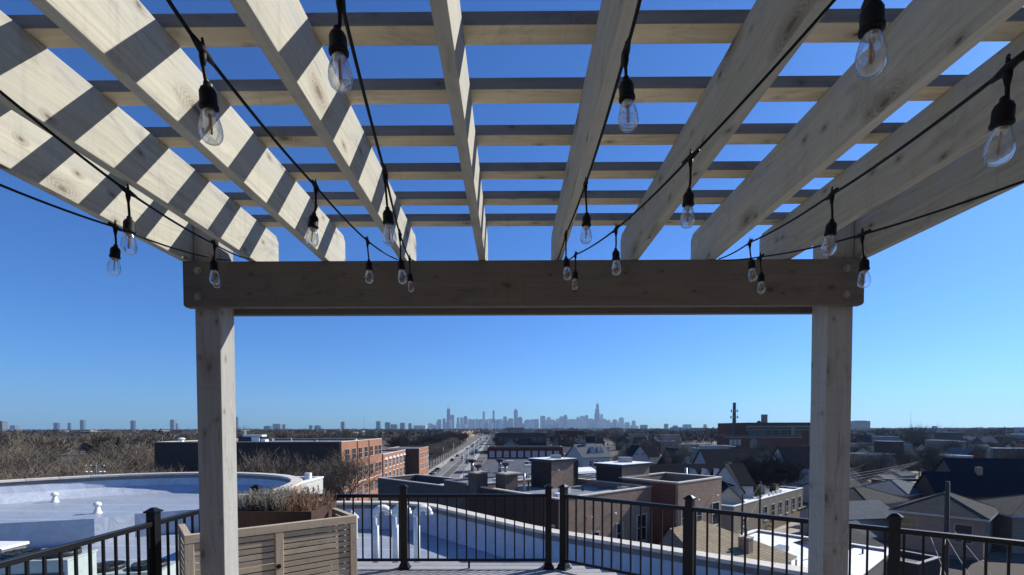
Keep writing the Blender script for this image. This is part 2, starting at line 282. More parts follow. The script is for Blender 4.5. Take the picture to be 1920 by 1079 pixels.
# ------------------------------------------------------------------ mesh builder
class MB:
    def __init__(s): s.v = []; s.f = []; s.uv = []
    def face(s, pts, uv=None):
        i = len(s.v); s.v += [tuple(p) for p in pts]; s.f.append(tuple(range(i, i+len(pts)))); s.uv.append(uv); return s
    def box(s, x0, x1, y0, y1, z0, z1, g=None, M=None, faces='xXyYzZ'):
        P = [Vector((x, y, z)) for z in (z0, z1) for y in (y0, y1) for x in (x0, x1)]
        F = dict(z=(0, 2, 3, 1), Z=(4, 5, 7, 6), y=(0, 1, 5, 4), Y=(2, 6, 7, 3), x=(0, 4, 6, 2), X=(1, 3, 7, 5))
        b = len(s.v); gi = {'x': 0, 'y': 1, 'z': 2}.get(g)
        s.v += [tuple(M @ p) if M else tuple(p) for p in P]
        for k in faces:
            q = F[k]; n = 'xyz'.index(k.lower()); off = (0 if k.islower() else .43) + n*.31
            ax = [a for a in (0, 1, 2) if a != n]
            if gi is None: ua, va = (ax[0], 2) if n != 2 else (0, 1)
            elif gi in ax: ua = gi; va = [a for a in ax if a != gi][0]
            else: ua, va = ax[0], ax[1]
            s.f.append(tuple(b+j for j in q)); s.uv.append([(P[j][ua] + (0 if gi is None else off*7), P[j][va] + (0 if gi is None else off)) for j in q])
        return s
    def prism(s, poly, z0, z1, M=None):       # poly: counter-clockwise x,y
        T = (lambda p: tuple(M @ Vector(p))) if M else tuple
        n = len(poly); b = len(s.v)
        s.v += [T((x, y, z0)) for x, y in poly] + [T((x, y, z1)) for x, y in poly]
        s.f.append(tuple(b+i for i in reversed(range(n)))); s.uv.append(None)
        s.f.append(tuple(b+n+i for i in range(n))); s.uv.append(None)
        for i in range(n):
            j = (i+1) % n; s.f.append((b+i, b+j, b+n+j, b+n+i)); s.uv.append(None)
        return s
    def lathe(s, prof, n=16, c=(0, 0, 0), M=None):
        b = len(s.v)
        for r, z in prof:
            for k in range(n):
                a = 2*math.pi*k/n; p = Vector((c[0]+r*math.cos(a), c[1]+r*math.sin(a), c[2]+z)); s.v.append(tuple(M @ p) if M else tuple(p))
        for i in range(len(prof)-1):
            for k in range(n):
                l = (k+1) % n; s.f.append((b+i*n+k, b+i*n+l, b+(i+1)*n+l, b+(i+1)*n+k)); s.uv.append(None)
        s.f.append(tuple(b+k for k in reversed(range(n)))); s.uv.append(None)
        s.f.append(tuple(b+(len(prof)-1)*n+k for k in range(n))); s.uv.append(None)
        return s
    def tube(s, pts, r, n=8, cap=True):
        pts = [Vector(p) for p in pts]; b = len(s.v); m = len(pts); rs = r if hasattr(r, '__len__') else [r]*m
        t0 = (pts[1]-pts[0]).normalized(); a = t0.orthogonal().normalized()
        for i, p in enumerate(pts):
            t = (pts[min(i+1, m-1)]-pts[max(i-1, 0)]).normalized()
            a = (a - t*a.dot(t)).normalized(); c = t.cross(a)
            for k in range(n):
                q = 2*math.pi*k/n; s.v.append(tuple(p + (a*math.cos(q)+c*math.sin(q))*rs[i]))
        for i in range(m-1):
            for k in range(n):
                l = (k+1) % n; s.f.append((b+i*n+k, b+i*n+l, b+(i+1)*n+l, b+(i+1)*n+k)); s.uv.append(None)
        if cap:
            s.f.append(tuple(b+k for k in reversed(range(n)))); s.uv.append(None)
            s.f.append(tuple(b+(m-1)*n+k for k in range(n))); s.uv.append(None)
        return s
    def mesh(s, name, mat, smooth=False):
        me = bpy.data.meshes.new(name); me.from_pydata(s.v, [], s.f)
        uvl = me.uv_layers.new(name='UVMap').data; k = 0
        for f, uv in zip(s.f, s.uv):
            if uv is None:
                P = [Vector(s.v[i]) for i in f[:3]]; n = (P[1]-P[0]).cross(P[2]-P[0])
                if n.length: n.normalize()
                if abs(n.z) > .95 or n.length < .5: uv = [(s.v[i][0], s.v[i][1]) for i in f]
                else:
                    t = Vector((-n.y, n.x, 0)).normalized(); w = n.cross(t)
                    uv = [(Vector(s.v[i]).dot(t), Vector(s.v[i]).dot(w)) for i in f]
            for q in uv: uvl[k].uv = q; k += 1
        me.materials.append(MT[mat] if isinstance(mat, str) else mat)
        if smooth: me.polygons.foreach_set('use_smooth', [True]*len(me.polygons))
        return me
    def build(s, name, mat, parent=None, smooth=False, bevel=0):
        o = bpy.data.objects.new(name, s.mesh(name, mat, smooth)); COL.objects.link(o)
        if parent: o.parent = parent
        if bevel:
            m = o.modifiers.new('bevel', 'BEVEL'); m.width = bevel; m.segments = 2; m.limit_method = 'ANGLE'
        return o
def tag(o, label=None, cat=None, group=None, kind=None):
    if label: o['label'] = label
    if cat: o['category'] = cat
    if group: o['group'] = group
    if kind: o['kind'] = kind
    return o
def thing(name, label, cat, loc=(0, 0, 0), rz=0, group=None):
    o = bpy.data.objects.new(name, None); COL.objects.link(o); o.empty_display_size = .2
    o.location = loc; o.rotation_euler = (0, 0, rz); return tag(o, label, cat, group)
def inst(name, me, parent, loc=(0, 0, 0), rz=0, sc=None):
    o = bpy.data.objects.new(name, me); COL.objects.link(o); o.parent = parent; o.location = loc; o.rotation_euler = (0, 0, rz)
    if sc: o.scale = sc
    return o
def struct(o): o['kind'] = 'structure'; return o
def smooth_pts(P, n=6):
    P = [Vector(p) for p in P]; Q = [P[0]*2-P[1]] + P + [P[-1]*2-P[-2]]; out = []
    for i in range(1, len(Q)-2):
        a, b, c, d = Q[i-1:i+3]
        for k in range(n):
            t = k/n; out.append(.5*((2*b) + (c-a)*t + (2*a-5*b+4*c-d)*t*t + (3*b-a-3*c+d)*t**3))
    out.append(Q[-2]); return out
# ================================================================== GROUND, ROADS
GR = 11000
struct(MB().face([(-GR, -300, 0), (GR, -300, 0), (GR, 9700, 0), (-GR, 9700, 0)]).build('ground', 'ground'))
def strip(x0, x1, y0, y1, z):     # strip along the avenue, which drifts slightly left with distance
    sx = lambda x, y: x - .031*(y-170)
    return [(sx(x0, y0), y0, z), (sx(x1, y0), y0, z), (sx(x1, y1), y1, z), (sx(x0, y1), y1, z)]
struct(MB().face(strip(-30.6, -18.6, -60, 1150, .004)).build('road', 'asphalt'))
struct(MB().face(strip(-25.6, -22.4, -60, 1000, .008)).build('turning_lane', 'lane'))
mk = MB()
for x in (-25.8, -22.3): mk.face(strip(x, x+.14, -60, 1000, .012))
for k in range(60): mk.face(strip(-30.6+13*(k % 2)*.0, -30.4, 60+k*14, 64+k*14, .012))
for k in range(10): mk.face(strip(-30.2, -18, 232+k*62, 233+k*62, .012))
struct(mk.build('road_marking', 'paint'))
struct(MB().prism([p[:2] for p in strip(-33.4, -30.6, -60, 1000, 0)], 0, .12).build('pavement', 'walk'))
struct(MB().prism([p[:2] for p in strip(-18.6, -16.2, -60, 1000, 0)], 0, .12).build('pavement', 'walk'))
struct(MB().face([tuple(gp(*q)[:2])+(.004,) for q in ((1372, 1042), (1530, 1030), (1560, 955), (1490, 962))]).build('alley', 'alley'))
# ================================================================== GENERIC BUILDINGS
WC = {}
def window(parent, side, x, z, w, h, W_, D_, pane='pane', frame='white', fr=.09, mull=0):
    key = (round(w, 2), round(h, 2), pane, frame, mull)
    if key not in WC:
        f = MB(); f.box(-w/2-fr, -w/2, -.07, 0, -fr, h+fr); f.box(w/2, w/2+fr, -.07, 0, -fr, h+fr)
        f.box(-w/2, w/2, -.07, 0, h, h+fr); f.box(-w/2-fr*.6, w/2+fr*.6, -.12, 0, -fr*1.6, 0)
        for k in range(mull): xx = -w/2 + w*(k+1)/(mull+1); f.box(xx-.04, xx+.04, -.05, 0, 0, h)
        if h > 1: f.box(-w/2, w/2, -.045, 0, h/2-.03, h/2+.03)
        p = MB().box(-w/2, w/2, -.018, 0, 0, h)
        WC[key] = (f.mesh('window', frame), p.mesh('pane', pane))
    a, b = WC[key]
    loc, rz = {'front': ((x, -.003, z), 0), 'left': ((-.003, x, z), -math.pi/2), 'right': ((W_+.003, x, z), math.pi/2), 'back': ((x, D_+.003, z), math.pi)}[side]
    o = inst('window', a, parent, loc, rz); inst('pane', b, o)
    return o
def rot_of(az): return math.radians(90-az)
def flat(name, label, cat, pos, az, w, d, z1, wall, roof='roof_d', z0=0, par=.5, cap='trim', wins=(), group=None, capw=.35):
    """flat roofed block: pos = nearest corner, local x runs towards azimuth az, local y to its left"""
    t = thing(name, label, cat, (pos[0], pos[1], 0), rot_of(az), group)
    b = MB(); b.box(0, w, 0, d, z0, z1, faces='xXyY'); i = capw-.06
    b.box(i, w-i, i, d-i, z1-par, z1, faces='xXyY'); b.build('wall', wall, t)
    MB().box(.05, w-.05, .05, d-.05, z1-par-.2, z1-par).build('roof', roof, t)
    c = MB(); e = .05; c.box(-e, w+e, -e, capw, z1, z1+.12); c.box(-e, w+e, d-capw, d+e, z1, z1+.12)
    c.box(-e, capw, capw, d-capw, z1, z1+.12); c.box(w-capw, w+e, capw, d-capw, z1, z1+.12); c.build('coping', cap, t)
    for q in wins: window(t, *q[:5], w, d, *q[5:])
    return t
def gable(name, label, cat, pos, az, w, d, ze, zr, wall, roof, z0=0, ov=.35, wins=(), chim=None, group=None, dormers=()):
    """gabled house, ridge along local x"""
    t = thing(name, label, cat, (pos[0], pos[1], 0), rot_of(az), group)
    b = MB(); b.box(0, w, 0, d, z0, ze, faces='xXyY')
    b.face([(0, d, ze), (0, 0, ze), (0, d/2, zr)]); b.face([(w, 0, ze), (w, d, ze), (w, d/2, zr)]); b.build('wall', wall, t)
    sl_ = (zr-ze)/(d/2); r = MB(); th = .14
    for s in (0, 1):
        y0 = -ov if s == 0 else d+ov; z_ = ze-ov*sl_
        P = [(-ov, y0, z_), (w+ov, y0, z_), (w+ov, d/2, zr), (-ov, d/2, zr)]
        if s: P = [P[1], P[0], P[3], P[2]]
        P = [Vector(p)+Vector((0, 0, .03)) for p in P]; Q = [p+Vector((0, 0, th)) for p in P]
        r.face(Q); r.face(P[::-1])
        for k in range(4): r.face([P[k], P[(k+1) % 4], Q[(k+1) % 4], Q[k]])
    rf = r.build('roof', roof, t)
    if chim: MB().box(chim[0], chim[0]+.9, d/2+chim[1], d/2+chim[1]+.8, ze, zr+1.2).build('chimney', 'b_brown', rf)
    for (x, s) in dormers:          # small gabled dormers on the front slope
        zb = ze + sl_*d*.14; zt = ze + sl_*d*.40; y0 = d*.14; y1 = d*.42; hw = (zt-zb)*.62
        m_ = MB(); m_.face([(x-hw, y0, zb), (x+hw, y0, zb), (x, y0, zt)]); m_.build('dormer', wall, rf)
        m_ = MB(); k = .12
        for sg in (-1, 1):
            m_.face([(x+sg*(hw+k), y0-k, zb-.05), (x, y0-k, zt+.12), (x, y1, zt+.12), (x+sg*(hw+k), y0+.1, zb-.05)])
            m_.face([(x+sg*(hw+k), y0-k-.01, zb-.1), (x+sg*(hw-.12), y0-k-.01, zb-.1), (x, y0-k-.01, zt-.22), (x, y0-k-.01, zt+.14)])
        m_.build('dormer_roof', 'trim', rf)
    for q in wins: window(t, *q[:5], w, d, *q[5:])
    return t
def hip(name, label, cat, pos, az, w, d, ze, zr, wall, roof, z0=0, ov=.6, wins=(), group=None, fascia='trim', vents=0):
    t = thing(name, label, cat, (pos[0], pos[1], 0), rot_of(az), group)
    MB().box(0, w, 0, d, z0, ze, faces='xXyY').build('wall', wall, t)
    A = [(-ov, -ov), (w+ov, -ov), (w+ov, d+ov), (-ov, d+ov)]; h = min(w, d)/2
    r1, r2 = ((h, d/2), (w-h, d/2)) if w >= d else ((w/2, h), (w/2, d-h))
    q = MB(); z = ze+.28; a, b_, c, e = [(x, y, z) for x, y in A]; R1, R2 = (*r1, zr), (*r2, zr)
    if w >= d: q.face([a, b_, R2, R1]); q.face([b_, c, R2]); q.face([c, e, R1, R2]); q.face([e, a, R1])
    else: q.face([a, b_, R1]); q.face([b_, c, R2, R1]); q.face([c, e, R2]); q.face([e, a, R1, R2])
    rf = q.build('roof', roof, t)
    q = MB(); q.prism(A, ze, z-.004); q.build('fascia', fascia, t)
    rg = MB()
    for p, s in ((a, R1), (e, R1 if w >= d else R2), (b_, R2 if w >= d else R1), (c, R2), (R1, R2)): rg.tube([p, s], .10, 5)
    rg.build('ridge_cap', roof, rf)
    for k in range(vents):
        x = w*(.3+.4*k/max(1, vents-1)); MB().box(x, x+.5, d*.3, d*.3+.5, ze+.9, ze+1.5).build('roof_vent', 'white', rf)
    for qn in wins: window(t, *qn[:5], w, d, *qn[5:])
    return t
def mushroom(name, label, x, y, z, r=.22, h=.55, mat='pvc', group=None, cat='roof vent'):
    o = MB().lathe([(r*.85, 0), (r*.8, .02), (r*.52, h*.30), (r*.42, h*.55), (r*.40, h*.62), (r*.68, h*.66), (r*.74, h*.78), (r*.62, h*.90), (r*.3, h*.98), (.01, h)], 14).build(name, mat, None, True)
    o.location = (x, y, z); return tag(o, label, cat, group)
# ================================================================== OWN BUILDING
ZL, ZU, ZC = E-4.6, E-3.6, E-2.6         # lower roof, upper roof, parapet top
own = thing('own_apartment_building', 'pale membrane roofs and limestone-capped parapets of the building under the deck', 'building')
step = [(-34, 8), (-24, 14.2), (-19.5, 18.1), (-16.7, 19.05), (-15.9, 20.1), (-14.5, 21.0), (-11.0, 22.2)]
curve = smooth_pts([(-9.7, 17.6, 0), (-9.75, 19.6, 0), (-10.5, 23.1, 0), (-12.3, 25.6, 0), (-15.2, 27.1, 0), (-18.2, 27.4, 0), (-21.6, 26.3, 0), (-24.3, 23.9, 0), (-26.6, 20.6, 0), (-29.5, 15.5, 0), (-34, 8, 0)], 5)
cv = [(p.x, p.y) for p in curve]
# upper roof
up_poly = step + [p for p in cv if p[1] > 8.5 and not (p[0] > -11.2 and p[1] < 22.3)][::1]
MB().face([(x, y, ZU) for x, y in reversed(up_poly)][::-1] if False else [(x, y, ZU) for x, y in up_poly]).build('upper_roof', 'membrane', own)
b = MB()
for i in range(len(step)-1):
    (x0, y0), (x1, y1) = step[i], step[i+1]
    b.face([(x0, y0, ZL), (x1, y1, ZL), (x1, y1, ZU), (x0, y0, ZU)])
b.build('step_wall', 'membrane_wall', own)
# lower roof
lower = [(-34, -12), (14, -12), (14, 5.2), (7.2, 11.2), (1.0, 16.0), (-3.9, 21.6), (-5.6, 22.1), (-9.6, 22.1), (-9.6, 22.6), (-34, 22.6)]
MB().face([(x, y, ZL) for x, y in lower]).build('lower_roof', 'membrane', own)
def parapet(pts, ztop, zbase, slopew=.45, name='parapet', capw=.42, inner=1, hgt=None):
    """pts runs with the roof on its left hand side"""
    P = [Vector((p[0], p[1], 0)) for p in pts]; n = len(P); nor = []
    for i in range(n):
        t = (P[min(i+1, n-1)]-P[max(i-1, 0)]).normalized(); nor.append(Vector((-t.y, t.x, 0)))
    b = MB(); fl = MB()
    for i in range(n-1):
        a, c = P[i], P[i+1]; na, nc = nor[i], nor[i+1]
        ring = lambda p, q: [p+q*slopew+Vector((0, 0, zbase+.004)), p+q*.12+Vector((0, 0, zbase+.42)), p+q*.0+Vector((0, 0, ztop-.20))]
        A, C_ = ring(a, na), ring(c, nc)
        for k in range(2): b.face([C_[k], A[k], A[k+1], C_[k+1]])
        fl.face([c+nc*.015+Vector((0, 0, ztop-.21)), a+na*.015+Vector((0, 0, ztop-.21)), a+na*.015+Vector((0, 0, ztop-.02)), c+nc*.015+Vector((0, 0, ztop-.02))])
        b2 = [a-na*.36, c-nc*.36]
        OUT.face([b2[0], b2[1], b2[1]+Vector((0, 0, ztop-.02)), b2[0]+Vector((0, 0, ztop-.02))])
    b.build('parapet_lining', 'membrane_wall', own, True); fl.build('flashing', 'flash', own)
    # coping stones
    Ls = [0]
    for i in range(n-1): Ls.append(Ls[-1]+(P[i+1]-P[i]).length)
    def at(s):
        for i in range(n-1):
            if s <= Ls[i+1] or i == n-2:
                t = (s-Ls[i])/(Ls[i+1]-Ls[i]); return P[i].lerp(P[i+1], t), nor[i].lerp(nor[i+1], t).normalized()
    m = max(1, round(Ls[-1]/1.25))
    for k in range(m):
        s0, s1 = Ls[-1]*k/m+.006, Ls[-1]*(k+1)/m-.006
        (p, q), (r, s) = at(s0), at(s1)
        poly = [(p-q*.42)[:2], (r-s*.42)[:2], (r+s*.09)[:2], (p+q*.09)[:2]]
        MB().prism(poly, ztop-.02+R0.uniform(0, .004), ztop+.085).build('coping_stone', 'cap', own, bevel=.012)
OUT = MB()
parapet(cv, ZC, ZU, .8)
parapet([(14, 5.2), (7.2, 11.2), (1.0, 16.0), (-3.9, 21.6), (-5.6, 22.1), (-9.6, 22.1)], E-3.5, ZL, .35)
OUT.build('outer_wall', 'b_brown', own)
MB().box(-9.95, -9.45, 17.25, 17.62, ZL, ZC+.2).build('end_pier', 'stone', own)
mushroom('roof_vent', 'white mushroom roof vent nearest the step on the upper membrane roof', *gp(183, 963, ZU)[:2], ZU, .21, .50)
mushroom('roof_vent', 'white mushroom roof vent farther left, close to the sunlit parapet curve', *gp(103, 942, ZU)[:2], ZU, .21, .50)
for x, y, l in ((705, 0, 'leftmost white gooseneck pipe, beside the teak bench'), (742, 0, 'middle white gooseneck pipe, partly behind the railing post'), (782, 0, 'rightmost white gooseneck pipe, just right of the railing post')):
    p = gp(x, 1062, ZL); c = Vector((p.x, p.y, 0)); h = 1.74 + (.03 if x == 742 else 0); d = Vector((.80, .42, 0)).normalized()
    t = thing('gooseneck_pipe', l, 'vent pipe', (p.x, p.y, ZL), 0, 'white gooseneck vent pipes')
    pts = [Vector((0, 0, -.05)), Vector((0, 0, h))] + [Vector((0, 0, h)) + Vector((0, 0, .20))*math.sin(a) + d*.215*(1-math.cos(a)) for a in [math.pi*k/8 for k in range(1, 9)]] 
    pts[-1] = pts[-1] + Vector((0, 0, 0))
    MB().tube(pts[:2], .108, 16).build('riser', 'pvc', t, True)
    MB().tube(pts[1:], .116, 16).build('elbow', 'pvc', t, True)
    e = pts[-1]; MB().tube([e+Vector((0, 0, .03)), e-Vector((0, 0, .05))], .132, 16).build('outlet', 'pvc', t, True)
    MB().tube([(0, 0, h-.06), (0, 0, h+.03)], .128, 16).build('collar', 'pvc', t, True)
    MB().lathe([(.22, 0), (.15, .05), (.13, .12)], 16).build('base_flange', 'flash', t, True)
def condenser(name, label, x, y, rz, w, d, h):
    t = thing(name, label, 'air conditioner', (x, y, ZL), rz)
    MB().box(0, w, 0, d, .1, h).build('casing', 'acgreen', t, bevel=.02)
    for k in range(int((h-.45)/.075)):
        MB().box(.08, w-.08, -.03, -.002, .25+k*.075, .285+k*.075).build('louvre', 'darkgrill', t)
    MB().box(-.02, w+.02, -.035, d+.02, h, h+.05).build('lid', 'acgreen', t, bevel=.01)
    n = max(1, round(w/1.0))
    for k in range(n):
        cx, cy = w*(k+.5)/n, d/2; r = min(w/n, d)*.40
        MB().lathe([(r, 0), (r, .13), (r*.93, .13), (r*.93, .03), (.02, .03)], 24, (cx, cy, h+.05)).build('fan_shroud', 'darkgrill', t, True)
        g = MB()
        for j in range(6): g.box(-r, r, -.012, .012, .115, .13, M=Matrix.Translation((cx, cy, h+.05)) @ Matrix.Rotation(j*math.pi/6, 4, 'Z'))
        g.build('fan_guard', 'darkgrill', t)
    MB().box(.02, w-.02, .05, d-.05, 0, .1).build('stand', 'metal', t); return t
p = gp(0, 1052, ZL+1.25); condenser('rooftop_air_conditioner', 'pale green air conditioner with louvred sides behind the left railing', p.x-1.1, p.y-.4, .12, 2.9, 1.0, 1.25)
p = gp(235, 1068, ZL+.55); condenser('rooftop_air_conditioner', 'low air conditioner with black round fan guards by the left railing post', p.x-1.0, p.y-.6, .2, 2.2, 1.1, .5)
p = gp(0, 1022, ZL+.6); t = thing('roof_hatch', 'flat white roof hatch at the left edge below the step', 'roof hatch', (p.x-.9, p.y-.4, ZL))
MB().box(0, 1.3, 0, .9, 0, .5).build('curb', 'flash', t); MB().box(-.06, 1.36, -.06, .96, .5, .6).build('lid', 'white', t, bevel=.01)
p = gp(659, 960, ZL+1.1); t = thing('roof_ventilator', 'small pale green ventilator with a pointed cap behind the bench end', 'roof vent', (p.x, 20.0, ZL))
MB().box(-.2, .2, -.2, .2, 0, .85).build('housing', 'acgreen', t); MB().lathe([(.34, .85), (.32, .90), (.04, 1.16)], 8).build('cap', 'acgreen', t)
# ================================================================== DECK
deck = struct(bpy.data.objects.new('deck', None)); COL.objects.link(deck); deck.location = (0, 0, DECK)
def deck_right(y): return min(6.4, .78 + (6.12-y)*1.21) if y < 6.12 else .78
y = -2.2; k = 0
while y < 6.10:
    x1 = deck_right(y+.07); xs = [-3.32, x1]
    j = R0.uniform(-2.5, x1-.6); xs = [-3.32, j, x1]
    for a_, b_ in zip(xs, xs[1:]):
        MB().box(a_+.002, b_-.002, y, y+.134, -.028, 0, 'x').build('deck_board', 'deckwood', deck, bevel=.003)
    y += .140
MB().box(-3.32, 6.4, -2.2, 2.0, -.3, -.05).build('deck_frame', 'beamwood', deck)
MB().box(-3.32, .7, 2.0, 6.05, -.3, -.05).build('deck_frame', 'beamwood', deck)
MB().box(-3.30, .76, 6.105, 6.14, -.34, -.004).build('rim_board', 'cap', deck)
for (x, y) in ((-3, 5.8), (.4, 5.8), (-3, 2), (3.5, 2.5), (-3, -1.9), (6, -1.9)): MB().box(x-.07, x+.07, y-.07, y+.07, ZL-DECK, -.3).build('deck_pier', 'metal', deck)
pent = thing('added_penthouse', 'unseen dark brick penthouse wall added behind the deck, shading its timbers', 'building', (0, 0, DECK))  # unseen wall, inferred and added to keep sky light off camera-facing timbers
MB().box(-9, 11, -6.5, -2.35, ZL-DECK, 6.4).build('wall', 'b_dark', pent); MB().box(-9.2, 11.2, -6.7, -2.15, 6.4, 6.6).build('coping', 'flash', pent)
MB().box(-.55, .55, -2.349, -2.30, .02, 2.15).build('door', 'darkgrill', pent)
# ------------------------------------------------------------------ railings
ZT, ZB = .93, .10
postm = MB().box(-.038, .038, -.038, .038, 0, 1.01).mesh('railing_post', 'black')
capm = MB().prism([(-.052, -.052), (.052, -.052), (.052, .052), (-.052, .052)], 1.01, 1.025).lathe([(.066, 1.025), (.02, 1.052)], 4, M=Matrix.Rotation(math.pi/4, 4, 'Z')).mesh('post_cap', 'black')
basem = MB().prism([(-.075, -.075), (.075, -.075), (.075, .075), (-.075, .075)], 0, .012).lathe([(.088, .012), (.075, .05), (.062, .07)], 4, M=Matrix.Rotation(math.pi/4, 4, 'Z')).mesh('post_base', 'black')
balm = MB().box(-.0085, .0085, -.0085, .0085, ZB+.02, ZT-.04).mesh('baluster', 'black')
def railing(a, b, label, posts, foot=None):
    a, b = Vector(a), Vector(b); d = b-a; Ln = d.length; az = math.atan2(d.y, d.x)
    t = thing('deck_railing', label, 'railing', (a.x, a.y, DECK), az, 'black railing panels round the deck')
    MB().box(0, Ln, -.024, .024, ZT-.042, ZT).build('top_rail', 'black', t, bevel=.004)
    MB().box(0, Ln, -.013, .013, ZB-.012, ZB+.022).build('bottom_rail', 'black', t, bevel=.003)
    n = round(Ln/.117)
    for k in range(n):
        x = Ln*(k+.5)/n; inst('baluster', balm, t, (x, 0, 0))
    for x in posts:
        p = inst('post', postm, t, (x*Ln, 0, 0)); inst('post_cap', capm, p); inst('post_base', basem, p)
    if foot: MB().box(Ln*foot-.012, Ln*foot+.012, -.012, .012, 0, ZB-.012).build('rail_foot', 'black', t)
    return t
railing((-3.17, 2.1), (-3.17, 4.22), 'black metal railing panel at the far left, running towards the camera', (1.0,))
railing((-3.17, 4.22), (-3.17, 5.95), 'short black railing panel left of the bench, up to the deck corner', (1.0,))
railing((-3.17, 5.95), (-1.33, 5.95), 'black railing panel behind the planter box and bench', (1.0,), .45)
railing((-1.33, 5.95), (.47, 5.95), 'black railing panel in the middle, right of the gooseneck pipes', (1.0,), .45)
pA, pB, pC, pD = (.66, 5.93), (1.86, 4.97), (3.14, 3.92), (4.42, 2.87)
railing(pA, pB, 'black railing panel slanting from the double corner post to the first right post', (0, 1.0))
railing(pB, pC, 'black railing panel crossing in front of the right pergola post', (1.0,))
railing(pC, pD, 'black railing panel at the far right, passing out of the picture', (1.0,))
railing(pD, (5.9, 1.65), 'black railing panel beyond the right edge of the picture', (1.0,))
# ================================================================== PERGOLA
per = thing('pergola', 'weathered timber pergola roofing the deck, slatted with rafters and purlins', 'pergola', (0, 0, DECK))
D, zb, zt = 2.57, 1.75+.647, 1.75+.890
ZR = zt+.226
def ply(y0, y1, xl, xr, lab=None):
    c = .012; z0, z1 = zb, zt
    poly = [(xl, z0+.012), (xl+.012, z0), (xr-.012, z0), (xr, z0+.012), (xr, z1), (xl, z1)]
    b = MB(); n = len(poly); i = len(b.v)
    b.v += [(x, y0, z) for x, z in poly] + [(x, y1, z) for x, z in poly]
    b.f.append(tuple(i+k for k in range(n))); b.uv.append([(x, z) for x, z in poly])
    b.f.append(tuple(i+n+k for k in reversed(range(n)))); b.uv.append([(x+9, z) for x, z in reversed(poly)])
    for k in range(n):
        j = (k+1) % n; q = [i+j, i+k, i+n+k, i+n+j]; b.f.append(tuple(q)); b.uv.append([(b.v[w][0]+3, b.v[w][1]+b.v[w][2]) for w in q])
    o = b.build('beam', 'beamwood', per, bevel=.004); return o
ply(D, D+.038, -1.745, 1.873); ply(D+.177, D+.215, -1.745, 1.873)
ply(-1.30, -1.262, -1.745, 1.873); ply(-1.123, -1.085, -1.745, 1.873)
for xl, xr in ((-1.709, -1.572), (1.705, 1.843)):
    for y0 in (D+.0385, -1.2615):
        o = MB().box(xl, xr, y0, y0+.138, 0, ZR-.004, 'z').build('post', 'postwood', per, bevel=.006)
        for zz in (zb+.056, zt-.050):
            xm = (xl+xr)/2-.02 if xl < 0 else (xl+xr)/2
            MB().tube([(xm, y0-.0395, zz), (xm, y0-.044, zz)], .021, 16).tube([(xm, y0-.044, zz), (xm, y0-.052, zz)], .014, 6).build('bolt', 'bolt', per)
RX = [-1.750, -1.3935, -1.0020, -.5860, -.1680, .2395, .6430, 1.0520, 1.4500, 1.8450]
for i, x in enumerate(RX):
    y0, y1, w = -1.62, (2.835 if 0 < i < 9 else 2.81), .038
    z0, z1 = zt+.001, ZR; c = .028
    poly = [(y0, z0), (y1, z0), (y1, z1-c), (y1-c*1.1, z1), (y0+c, z1), (y0, z1-c)]
    b = MB(); n = len(poly)
    b.v += [(x, y, z) for y, z in poly] + [(x+w, y, z) for y, z in poly]
    b.f.append(tuple(reversed(range(n)))); b.uv.append([(y, z+i*2.3) for y, z in reversed(poly)])
    b.f.append(tuple(n+k for k in range(n))); b.uv.append([(y+5, z+i*1.7) for y, z in poly])
    for k in range(n):
        j = (k+1) % n; q = [k, j, n+j, n+k]; b.f.append(tuple(q)); b.uv.append([(b.v[u][1]+11, b.v[u][0]+b.v[u][2]) for u in q])
    o = b.build('rafter', 'wood', per, bevel=.003)
for k in range(-11, 6):
    y = 1.362 + .2525*k
    y += R0.uniform(-.004, .004)
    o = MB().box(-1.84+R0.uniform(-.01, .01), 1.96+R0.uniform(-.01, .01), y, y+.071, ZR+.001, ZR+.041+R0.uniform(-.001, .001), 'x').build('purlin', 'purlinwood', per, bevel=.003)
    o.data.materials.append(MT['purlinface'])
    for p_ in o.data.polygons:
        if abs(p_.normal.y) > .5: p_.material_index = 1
# ------------------------------------------------------------------ string lights
def lathe_mesh(name, prof, mat, n=20): return MB().lathe(prof, n).mesh(name, mat, True)
sock = lathe_mesh('socket', [(.004, .0), (.007, -.002), (.008, -.010), (.013, -.014), (.0165, -.022), (.0168, -.045), (.0185, -.047), (.0185, -.052), (.0165, -.054)], 'rubber')
prof = [(.0115, -.050), (.0135, -.058), (.0165, -.068), (.0205, -.082), (.0224, -.093), (.0222, -.103), (.0195, -.112), (.0140, -.1185), (.0070, -.1215), (.0008, -.1223)]
glass = lathe_mesh('bulb', prof, 'bulb', 24)
capmesh = lathe_mesh('screw_cap', [(.0112, -.048), (.0118, -.052), (.0108, -.056), (.0118, -.060), (.0095, -.064)], 'brass', 16)
fil = MB().tube([(0, 0, -.060), (0, 0, -.082)], .0016, 6).tube([(.003, 0, -.064), (.004, 0, -.100), (.001, 0, -.103)], .0007, 5).tube([(-.003, 0, -.064), (-.004, 0, -.100), (-.001, 0, -.103)], .0007, 5).tube([(0, 0, -.068), (0, .001, -.103)], .0017, 6).mesh('filament', 'filament')
tee = MB().tube([(-.030, 0, .001), (-.012, 0, 0), (0, 0, 0), (.012, 0, 0), (.030, 0, .001)], [.0036, .0062, .0075, .0062, .0036], 8).tube([(0, 0, .004), (0, 0, -.012), (0, 0, -.026)], [.006, .0058, .0032], 8).tube([(0, 0, .004), (0, 0, .013)], [.0035, .003], 6).tube([(0, .0, .013), (.003, 0, .0165), (0, 0, .020), (-.003, 0, .0165), (0, 0, .013)], .0013, 5).mesh('cable_tee', 'rubber', True)
